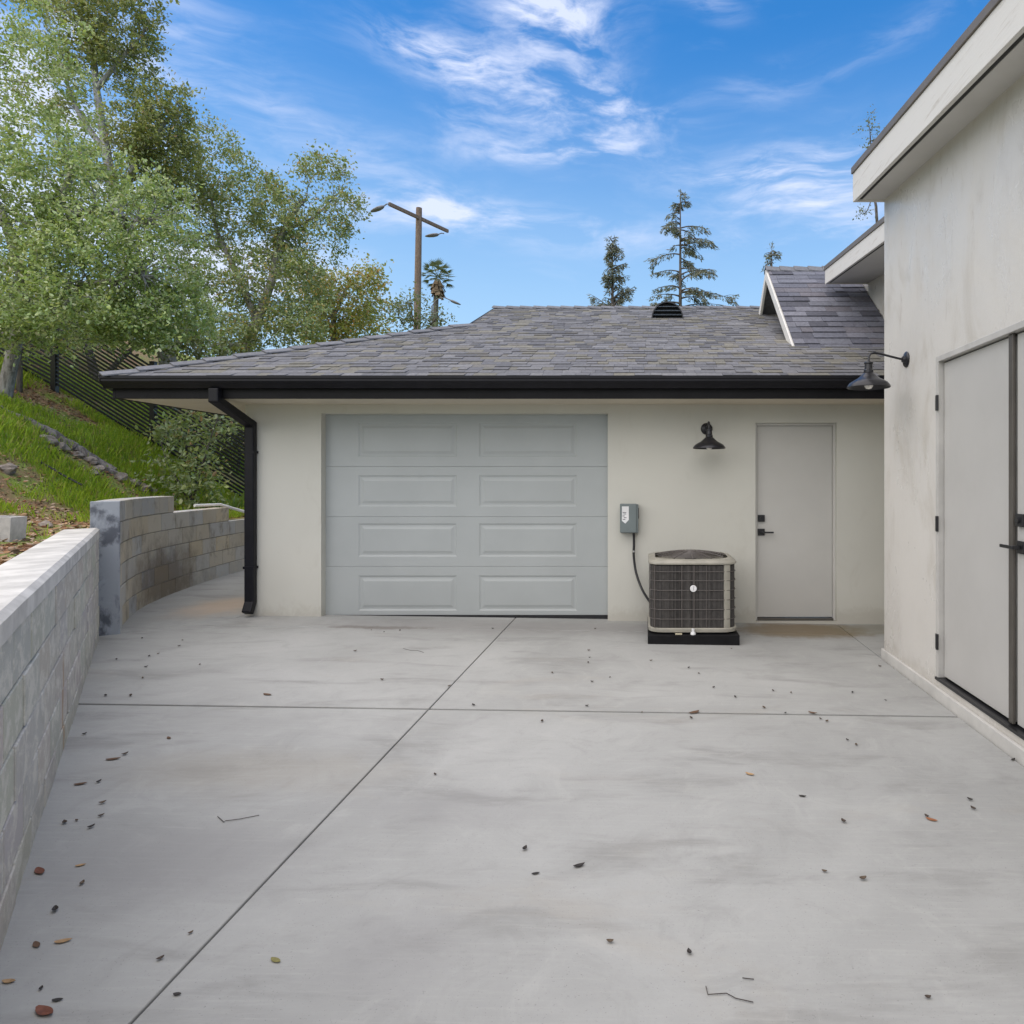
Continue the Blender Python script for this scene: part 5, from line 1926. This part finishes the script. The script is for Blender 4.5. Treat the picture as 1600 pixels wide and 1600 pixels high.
for k in range(32):
    a = 2 * math.pi * k * 0.382 + random.uniform(-.2, .2)
    zz_ = -0.55 + 1.5 * k / 31
    rr_ = math.sqrt(max(0.05, 1 - min(1, abs(zz_)) ** 2))
    dv = Vector((math.cos(a) * rr_, math.sin(a) * rr_, zz_)).normalized()
    hub = pcc + dv * random.uniform(0.75, 1.0)
    m.tube([pcc + dv * 0.1, hub], [0.03, 0.02], 4, (0.10, 0.13, 0.05))
    s1 = dv.cross(Vector((random.uniform(-.5, .5), random.uniform(-.5, .5), 1)))
    s1 = s1.normalized() if s1.length > 0.2 else Vector((1, 0, 0))
    upv = s1.cross(dv)
    g = random.uniform(0.75, 1.2)
    for j in range(11):
        t = R(-62 + 124 * j / 10)
        tip = hub + (dv * math.cos(t) + s1 * math.sin(t)) * random.uniform(0.60, 0.78) - Vector((0, 0, 0.10 * abs(math.sin(t)) + 0.04))
        w_ = (s1 * math.cos(t) - dv * math.sin(t)) * 0.045
        m.add([hub, hub.lerp(tip, .5) + w_ + upv * .02, tip, hub.lerp(tip, .5) - w_ + upv * .02], [(0, 1, 2, 3)], (0.085 * g, 0.115 * g, 0.055 * g))
m.build('crown', M_NEEDLE, pr)

# street lamps
sy_ = 37.0
sl_ = empty('street_lamp', (at(651, 500, sy_).x, sy_, -0.3))
tag(sl_, 'wooden street lamp pole with a slanting crossarm and two hanging lamp heads', 'street lamp')
xP = at(651, 400, sy_).x
m = MB()
m.tube([(xP - 0.15, sy_, -0.3), (xP, sy_, 8), (xP + 0.13, sy_, at(0, 325, sy_).z)], [0.23, 0.20, 0.155], 14)
m.build('pole', M_POLE, sl_, smooth=True)
armL, armR = at(611, 322, 35.3), at(702, 364, 39.2)
m = MB()
dv = (armR - armL).normalized()
sd_ = dv.cross(Vector((0, 0, 1))).normalized() * 0.06
uv_ = Vector((0, 0, 0.085))
off = Vector((0, -0.27, 0))
m.add([armL - sd_ - uv_ + off, armL + sd_ - uv_ + off, armL + sd_ + uv_ + off, armL - sd_ + uv_ + off,
       armR - sd_ - uv_ + off, armR + sd_ - uv_ + off, armR + sd_ + uv_ + off, armR - sd_ + uv_ + off],
      [(0, 1, 2, 3), (7, 6, 5, 4), (0, 4, 5, 1), (1, 5, 6, 2), (2, 6, 7, 3), (3, 7, 4, 0)])
m.build('crossarm', M_POLE, sl_, recalc=True)


def cobra(parent, tip, root_p, w=0.17, ln=0.75):
    """cobra head: slim rod then a flattened tapering head pointing from root to tip"""
    tip, root_p = Vector(tip), Vector(root_p)
    d = (tip - root_p).normalized()
    rod = MB()
    hs0 = tip - d * ln
    rod.tube([root_p, root_p.lerp(hs0, 0.5) + Vector((0, 0, 0.05)), hs0], 0.03, 8)
    h = MB()
    side = d.cross(Vector((0, 0, 1))).normalized()
    upv = side.cross(d)
    prof = [(0.0, 0.3, 0.5), (0.12, 0.6, 0.9), (0.4, 1.0, 1.0), (0.7, 0.9, 0.8), (0.93, 0.55, 0.45), (1.0, 0.1, 0.15)]
    vs = []
    for t, ww, hh in prof:
        c = hs0 + d * ln * t
        for k in range(10):
            a = 2 * math.pi * k / 10
            vs.append(c + side * math.cos(a) * w * ww + upv * math.sin(a) * 0.09 * hh * (1.0 if math.sin(a) > 0 else 1.25))
    n = 10
    fs = [(i * n + k, i * n + (k + 1) % n, i * n + n + (k + 1) % n, i * n + n + k) for i in range(len(prof) - 1) for k in range(n)]
    fs += [tuple(range(n))[::-1], tuple(range((len(prof) - 1) * n, len(prof) * n))]
    h.add(vs, fs)
    ho_ = h.build('lamp_head', M_LHEAD, parent, smooth=True, recalc=True)
    rod.build('bracket', M_LHEAD, ho_, smooth=True)


cobra(sl_, at(579, 331, 35.1), armL + off)
cobra(sl_, at(664, 369, 38.6), at(694, 365, 38.9))
s2y = 52.0
s2 = empty('street_lamp', (at(676, 500, s2y).x, s2y, -0.3))
tag(s2, 'more distant street lamp head on a thin curved arm just right of the palm', 'street lamp')
m = MB()
xq = at(675, 500, s2y).x
m.tube([(xq, s2y, -0.3), (xq, s2y, at(0, 478, s2y).z)], [0.10, 0.06], 10)
m.build('pole', M_LHEAD, s2, smooth=True)
m = MB()
m.tube(catmull([(xq, s2y, at(0, 478, s2y).z), at(683, 468, s2y), at(694, 465, s2y), at(703, 469, s2y)], 5), 0.035, 8)
m.build('arm', M_LHEAD, s2, smooth=True)
cobra(s2, at(720, 476, s2y), at(702, 468.5, s2y), 0.2, 0.85)

# ================================================================== GRASS, LITTER, EDGING
gp, gdv, gl, gwid, gcol = [], [], [], [], []
GPAL = np.array([(0.40, 0.56, 0.03), (0.30, 0.48, 0.025), (0.48, 0.62, 0.05), (0.19, 0.36, 0.03), (0.52, 0.52, 0.10), (0.50, 0.40, 0.17)])
tries = 0
while len(gp) < 72000 and tries < 1100000:
    tries += 1
    Y = 3.0 + 12.5 * random.random() ** 0.85
    X = random.uniform(-13.5, -2.0)
    u = (X / Y) * F + CX
    if u < -1100 or u > 420 or (u < -160 and random.random() < 0.45):
        continue
    s = wall_dist(X, Y)
    if s < 0.30 or s > 8.5:
        continue
    dn = mnoise.noise((X * 0.9, Y * 0.9, 2.2)) + 0.5 * mnoise.noise((X * 2.6, Y * 2.6, 7.7))
    bare = 0.0
    if 0.3 < s < 2.4 and Y < 8.5:
        bare = 0.42 * (1 - sstep(s, 0.9, 2.4)) + 0.12
    if dn < -0.06 + bare + random.uniform(-0.2, 0.2):
        continue
    h = random.uniform(0.05, 0.14) * (1.0 + 0.5 * max(0, dn)) * (0.8 + 0.05 * Y)
    gp.append((X, Y, hill_z(X, Y, s) - 0.01))
    a = random.uniform(0, 2 * math.pi)
    ln_ = random.uniform(0.1, 0.6)
    gdv.append((math.cos(a) * ln_, math.sin(a) * ln_, 1.0))
    gl.append(h)
    gwid.append(random.uniform(0.004, 0.008) * (0.7 + 0.08 * Y))
    k = rng.choice(6, p=[0.30, 0.24, 0.20, 0.14, 0.08, 0.04])
    gcol.append(GPAL[k] * random.uniform(0.8, 1.2))
go = leaves_mesh('grass', np.array(gp, dtype=np.float32), np.array(gdv), np.array(gl), np.array(gwid), np.array(gcol), M_GRASS, fold=0.1, droop=0.15)
tag(go, 'bright green spring grass over the slope behind the left wall', 'grass', kind='stuff')

# brown leaf litter on the bare soil
lp, ldv, ll, lw, lc = [], [], [], [], []
LPAL = np.array([(0.34, 0.19, 0.10), (0.24, 0.12, 0.065), (0.40, 0.26, 0.15), (0.44, 0.33, 0.24), (0.12, 0.08, 0.05)])
while len(lp) < 20000:
    Y = random.uniform(3.0, 13)
    X = random.uniform(-13, -2)
    u = (X / Y) * F + CX
    if u < -1100 or u > 400 or (u < -100 and random.random() < 0.6):
        continue
    s = wall_dist(X, Y)
    if s < 0.27 or s > 6:
        continue
    dn = mnoise.noise((X * 0.9, Y * 0.9, 2.2)) + 0.5 * mnoise.noise((X * 2.6, Y * 2.6, 7.7))
    if dn > 0.32 and random.random() < 0.7:
        continue
    lp.append((X, Y, hill_z(X, Y, s) + random.uniform(0.0, 0.02)))
    a = random.uniform(0, 2 * math.pi)
    ldv.append((math.cos(a), math.sin(a), random.uniform(-0.1, 0.35)))
    l_ = random.uniform(0.02, 0.06)
    ll.append(l_)
    lw.append(l_ * 0.5)
    lc.append(LPAL[rng.integers(0, 5)] * random.uniform(0.8, 1.2))
lo_ = leaves_mesh('leaf_litter', np.array(lp, dtype=np.float32), np.array(ldv), np.array(ll), np.array(lw), np.array(lc), M_LITTER)
tag(lo_, 'dry brown leaf litter between the grass on the slope', 'leaf litter', kind='stuff')


def on_hill(px, py, Y0=3.4, Y1=16.0):
    """first point of the hillside along a line of sight"""
    Y = Y0
    while Y < Y1:
        p = at(px, py, Y)
        s = wall_dist(p.x, p.y)
        if s > 0.2 and p.z <= hill_z(p.x, p.y, s):
            return Vector((p.x, p.y, hill_z(p.x, p.y, s)))
        Y += 0.02
    p = at(px, py, 11)
    return Vector((p.x, p.y, hill_z(p.x, p.y)))


def rock(name, c, r, mat, seed):
    bm = bmesh.new()
    bmesh.ops.create_icosphere(bm, subdivisions=3, radius=1.0)
    for v in bm.verts:
        n_ = mnoise.noise(v.co * 1.3 + Vector((seed * 3.1, 0, 0))) * 0.45 + mnoise.noise(v.co * 3.0 + Vector((0, seed, 0))) * 0.18
        v.co = v.co * (1 + n_)
        v.co = Vector((v.co.x * r[0], v.co.y * r[1], v.co.z * r[2])) + Vector(c)
    me = bpy.data.meshes.new(name)
    bm.to_mesh(me)
    bm.free()
    me.materials.append(mat)
    for p in me.polygons:
        p.use_smooth = True
    me.set_sharp_from_angle(angle=R(28))
    o = bpy.data.objects.new(name, me)
    COL.objects.link(o)
    return o


# weathered logs and stones edging the upper bed
log_px = [((-20, 636), (52, 668), 0.075), ((48, 668), (118, 705), 0.085), ((108, 698), (178, 742), 0.075), ((165, 738), (240, 772), 0.06)]
log_lab = ['uppermost grey weathered log of the row edging the slope',
           'thick grey weathered log second from the top of the row edging the slope',
           'grey weathered log third from the top of the row edging the slope',
           'lowest and thinnest weathered log of the edging row, beside the shrub']
for (a, b, r_), lab in zip(log_px, log_lab):
    pa, pb_ = on_hill(*a), on_hill(*b)
    m = MB()
    pts = [pa.lerp(pb_, k / 8) for k in range(9)]
    pts = [Vector((p.x + 0.04 * mnoise.noise(p * 3), p.y, hill_z(p.x, p.y) + r_ * 0.5 + 0.02 * mnoise.noise(p * 4))) for p in pts]
    m.tube(pts, [r_ * (0.9 + 0.25 * mnoise.noise((k * 0.9, r_ * 50, 1))) for k in range(9)], 11)
    tag(m.build('edging_log', M_LOG, smooth=True, angle=50), lab, 'log', 'logs edging the slope')
rk_px = [(25, 655, .09), (72, 690, .11), (92, 700, .10), (120, 712, .07), (140, 722, .09), (152, 735, .08), (185, 748, .10), (205, 757, .09), (222, 765, .10), (10, 735, .09), (145, 742, .07), (70, 822, .05)]
rk_lab = ['small pale stone beside the topmost edging log', 'grey stone wedged between the first two edging logs', 'broad grey stone against the second edging log',
          'little stone under the second edging log', 'rounded stone where the second and third edging logs meet', 'stone just below the third edging log',
          'angular stone along the third edging log', 'stone at the lower end of the third edging log', 'brownish stone beside the lowest edging log near the shrub',
          'pale stone alone in the grass at the left edge of the photo', 'small stone in the grass below the third edging log', 'small pinkish stone in the leaf litter beside the hollow block']
for i, ((px, py, r_), lab) in enumerate(zip(rk_px, rk_lab)):
    p = on_hill(px, py)
    o = rock('edging_stone', (p.x, p.y, p.z + r_ * 0.12), (r_ * 1.25, r_, r_ * 0.75), M_STONE, i + 1)
    tag(o, lab, 'stone', 'stones along the edging logs')
# irrigation hose
m = MB()
pts = [on_hill(px, py) + Vector((0, 0, 0.05 + 0.03 * k)) for k, (px, py) in enumerate(((62, 728), (80, 742), (100, 757), (128, 775)))]
m.tube(catmull(pts, 5), 0.013, 8)
tag(m.build('irrigation_hose', M_BLACK, smooth=True), 'short black irrigation hose lying across the grass above the hollow block', 'hose')


# ================================================================== LEAVES ON THE DRIVEWAY
def on_drive(px, py):
    Y = 4.0
    for _ in range(6):
        x = (px - CX) * Y / F
        Y = F * (EYE - gz(x)) / (py - CY)
    x = (px - CX) * Y / F
    return Vector((x, Y, gz(x)))


M_DRY = attr_mat('dry_leaf', 0.6, 0.25, 60, 0, 1)


def dry_leaf(name, p, ln, wd, col, ang, curl, lift):
    m = MB()
    n = 7
    vs = []
    for i in range(n):
        t = i / (n - 1)
        w = wd * math.sin(math.pi * min(1, 0.06 + t * 0.94)) ** 0.8 / 2
        z = curl * ln * (t - 0.5) ** 2 * 2
        up = curl * wd * 0.9
        for sx in (-1, 0, 1):
            vs.append(Vector(((t - 0.5) * ln, sx * w, 0.002 + z + (up * 0.5 if sx else 0) * math.sin(math.pi * t))))
    Mx = Matrix.Translation(p + Vector((0, 0, lift))) @ Matrix.Rotation(ang, 4, 'Z')
    vs = [Mx @ v for v in vs]
    und = [v - Vector((0, 0, 0.0012)) for v in vs]
    k = len(vs)
    fs = [(3 * i + a, 3 * i + a + 1, 3 * i + a + 4, 3 * i + a + 3) for i in range(n - 1) for a in (0, 1)]
    fs += [tuple(k + j for j in f[::-1]) for f in fs]
    rim = [3 * i for i in range(n)] + [3 * i + 2 for i in range(n - 1, -1, -1)]
    fs += [(rim[i], rim[(i + 1) % len(rim)], k + rim[(i + 1) % len(rim)], k + rim[i]) for i in range(len(rim))]
    m.add(vs + und, fs, col)
    o = m.build(name, M_DRY, recalc=True)
    return o


RUST, BRN, TAN, OLV, DRK = (0.16, 0.055, 0.03), (0.12, 0.065, 0.035), (0.38, 0.24, 0.12), (0.20, 0.18, 0.06), (0.03, 0.025, 0.022)
big = [(70, 1583, 34, RUST, 'long rust brown leaf at the bottom left corner of the driveway'),
       (99, 1472, 20, TAN, 'curled orange tan leaf near the lower left of the driveway'),
       (57, 1478, 18, BRN, 'flat brown leaf just left of the curled tan leaf'),
       (62, 1363, 24, RUST, 'reddish brown leaf close to the foot of the low wall'),
       (126, 1353, 12, TAN, 'small pale tan leaf right of the reddish leaf by the low wall'),
       (14, 1535, 18, TAN, 'tan leaf cut by the left edge of the photo near the bottom'),
       (90, 1564, 14, DRK, 'narrow dark leaf just above the long rust leaf'),
       (431, 1502, 18, OLV, 'olive yellow leaf alone right of the long joint at the bottom'),
       (277, 1555, 11, DRK, 'dark curled leaf beside the long joint at the bottom'),
       (126, 1226, 15, BRN, 'brown leaf by the low wall about halfway up its length'),
       (177, 1187, 17, BRN, 'brown leaf below the cross joint with a dark scrap at its upper right'),
       (264, 1154, 10, BRN, 'small brown leaf below the cross joint, away from the low wall'),
       (418, 1086, 14, BRN, 'brown leaf just above the cross joint left of the long joint'),
       (905, 1354, 17, DRK, 'largest dark brown leaf in the middle of the driveway'),
       (837, 1366, 11, DRK, 'dark leaf left of the largest dark leaf in the middle of the driveway'),
       (1172, 1211, 13, TAN, 'orange brown leaf alone in the middle right of the driveway'),
       (1254, 1245, 10, DRK, 'dark leaf right of and below the orange brown leaf in the middle right'),
       (1456, 1282, 15, (0.30, 0.12, 0.05), 'rusty orange leaf in the right part of the driveway'),
       (1583, 1188, 10, DRK, 'dark leaf against the house curb at the right edge'),
       (1085, 1114, 18, BRN, 'brown leaf caught in the cross joint below the air conditioner'),
       (1270, 1115, 12, BRN, 'brown leaf caught in the cross joint right of the air conditioner')]
for (px, py, lpx, col, lab) in big:
    p = on_drive(px, py)
    ln = lpx * p.y / F * 1.15
    o = dry_leaf('fallen_leaf', p, max(0.02, ln), max(0.011, ln * 0.42), col, random.uniform(-0.7, 0.7), random.uniform(0.08, 0.28), 0.002)
    tag(o, lab, 'leaf', 'larger fallen leaves on the driveway')
small = [(165, 1088), (204, 1088), (223, 1060), (228, 1043), (182, 1031), (247, 1022), (233, 1026), (280, 1010), (312, 1039), (132, 1148), (101, 1287), (120, 1283),
         (142, 1294), (158, 1276), (160, 1256), (154, 1223), (195, 1180), (128, 1382), (86, 1424), (250, 1500), (298, 1459), (64, 1546), (680, 1211), (702, 1073),
         (740, 1103), (597, 1063), (920, 1017), (921, 1028), (919, 1036), (863, 1052), (925, 1066), (953, 1059), (1017, 1033), (1076, 1044), (1092, 1053), (1143, 1014),
         (917, 1104), (1208, 1080), (1236, 1083), (1332, 1083), (847, 1128), (1003, 1114), (1227, 1115), (1448, 1277), (1348, 1375), (1516, 1251), (1521, 1265), (1338, 1165),
         (1324, 1157), (1080, 1123), (1194, 1107), (1149, 1090), (1282, 1124), (1292, 1128), (1384, 1095), (1375, 1042), (953, 1473), (1077, 1490), (1318, 1285), (1288, 1363),
         (820, 1328), (1450, 1560), (555, 1018), (600, 988), (625, 986), (580, 985), (770, 983), (930, 983), (285, 1001), (222, 998), (1385, 1003), (1388, 998), (1115, 1075)]
proto = [dry_leaf('leaf_scrap', Vector((0, 0, 0)), 0.026, 0.016, c, 0, 0.55, 0.003) for c in (DRK, (0.06, 0.042, 0.03), (0.10, 0.07, 0.045))]
protos_used = set()
for i, (px, py) in enumerate(small):
    k = i % 3
    o = proto[k] if k not in protos_used else proto[k].copy()
    if k in protos_used:
        COL.objects.link(o)
    protos_used.add(k)
    o.location = on_drive(px, py)
    o.rotation_euler = (0, 0, random.uniform(0, 6.28))
    q = random.uniform(0.6, 1.15)
    o.scale = (q, q, q)
    tag(o, 'tiny dark scrap of dry leaf on the grey concrete', 'leaf scrap', 'tiny leaf scraps scattered over the driveway')

M_TWIG = plain('twig_bark', (0.06, 0.05, 0.045), 0.9)
for pts, lab in (([(1103, 1543), (1106, 1556), (1120, 1555), (1135, 1554), (1150, 1562), (1177, 1568)], 'thin bent twig near the bottom of the driveway, right of centre'),
                 ([(1160, 1530), (1168, 1531), (1178, 1532)], 'short straight twig above the bent twig near the bottom'),
                 ([(340, 1277), (350, 1286), (352, 1284), (375, 1281), (405, 1275)], 'hair thin forked twig in the left part of the driveway'),
                 ([(630, 1014), (642, 1017), (652, 1017), (662, 1020)], 'thin twig on the slab in front of the garage door')):
    m = MB()
    m.tube([on_drive(*p) + Vector((0, 0, 0.004)) for p in pts], 0.0013, 6)
    tag(m.build('twig', M_TWIG, smooth=True), lab, 'twig', 'twigs on the driveway')
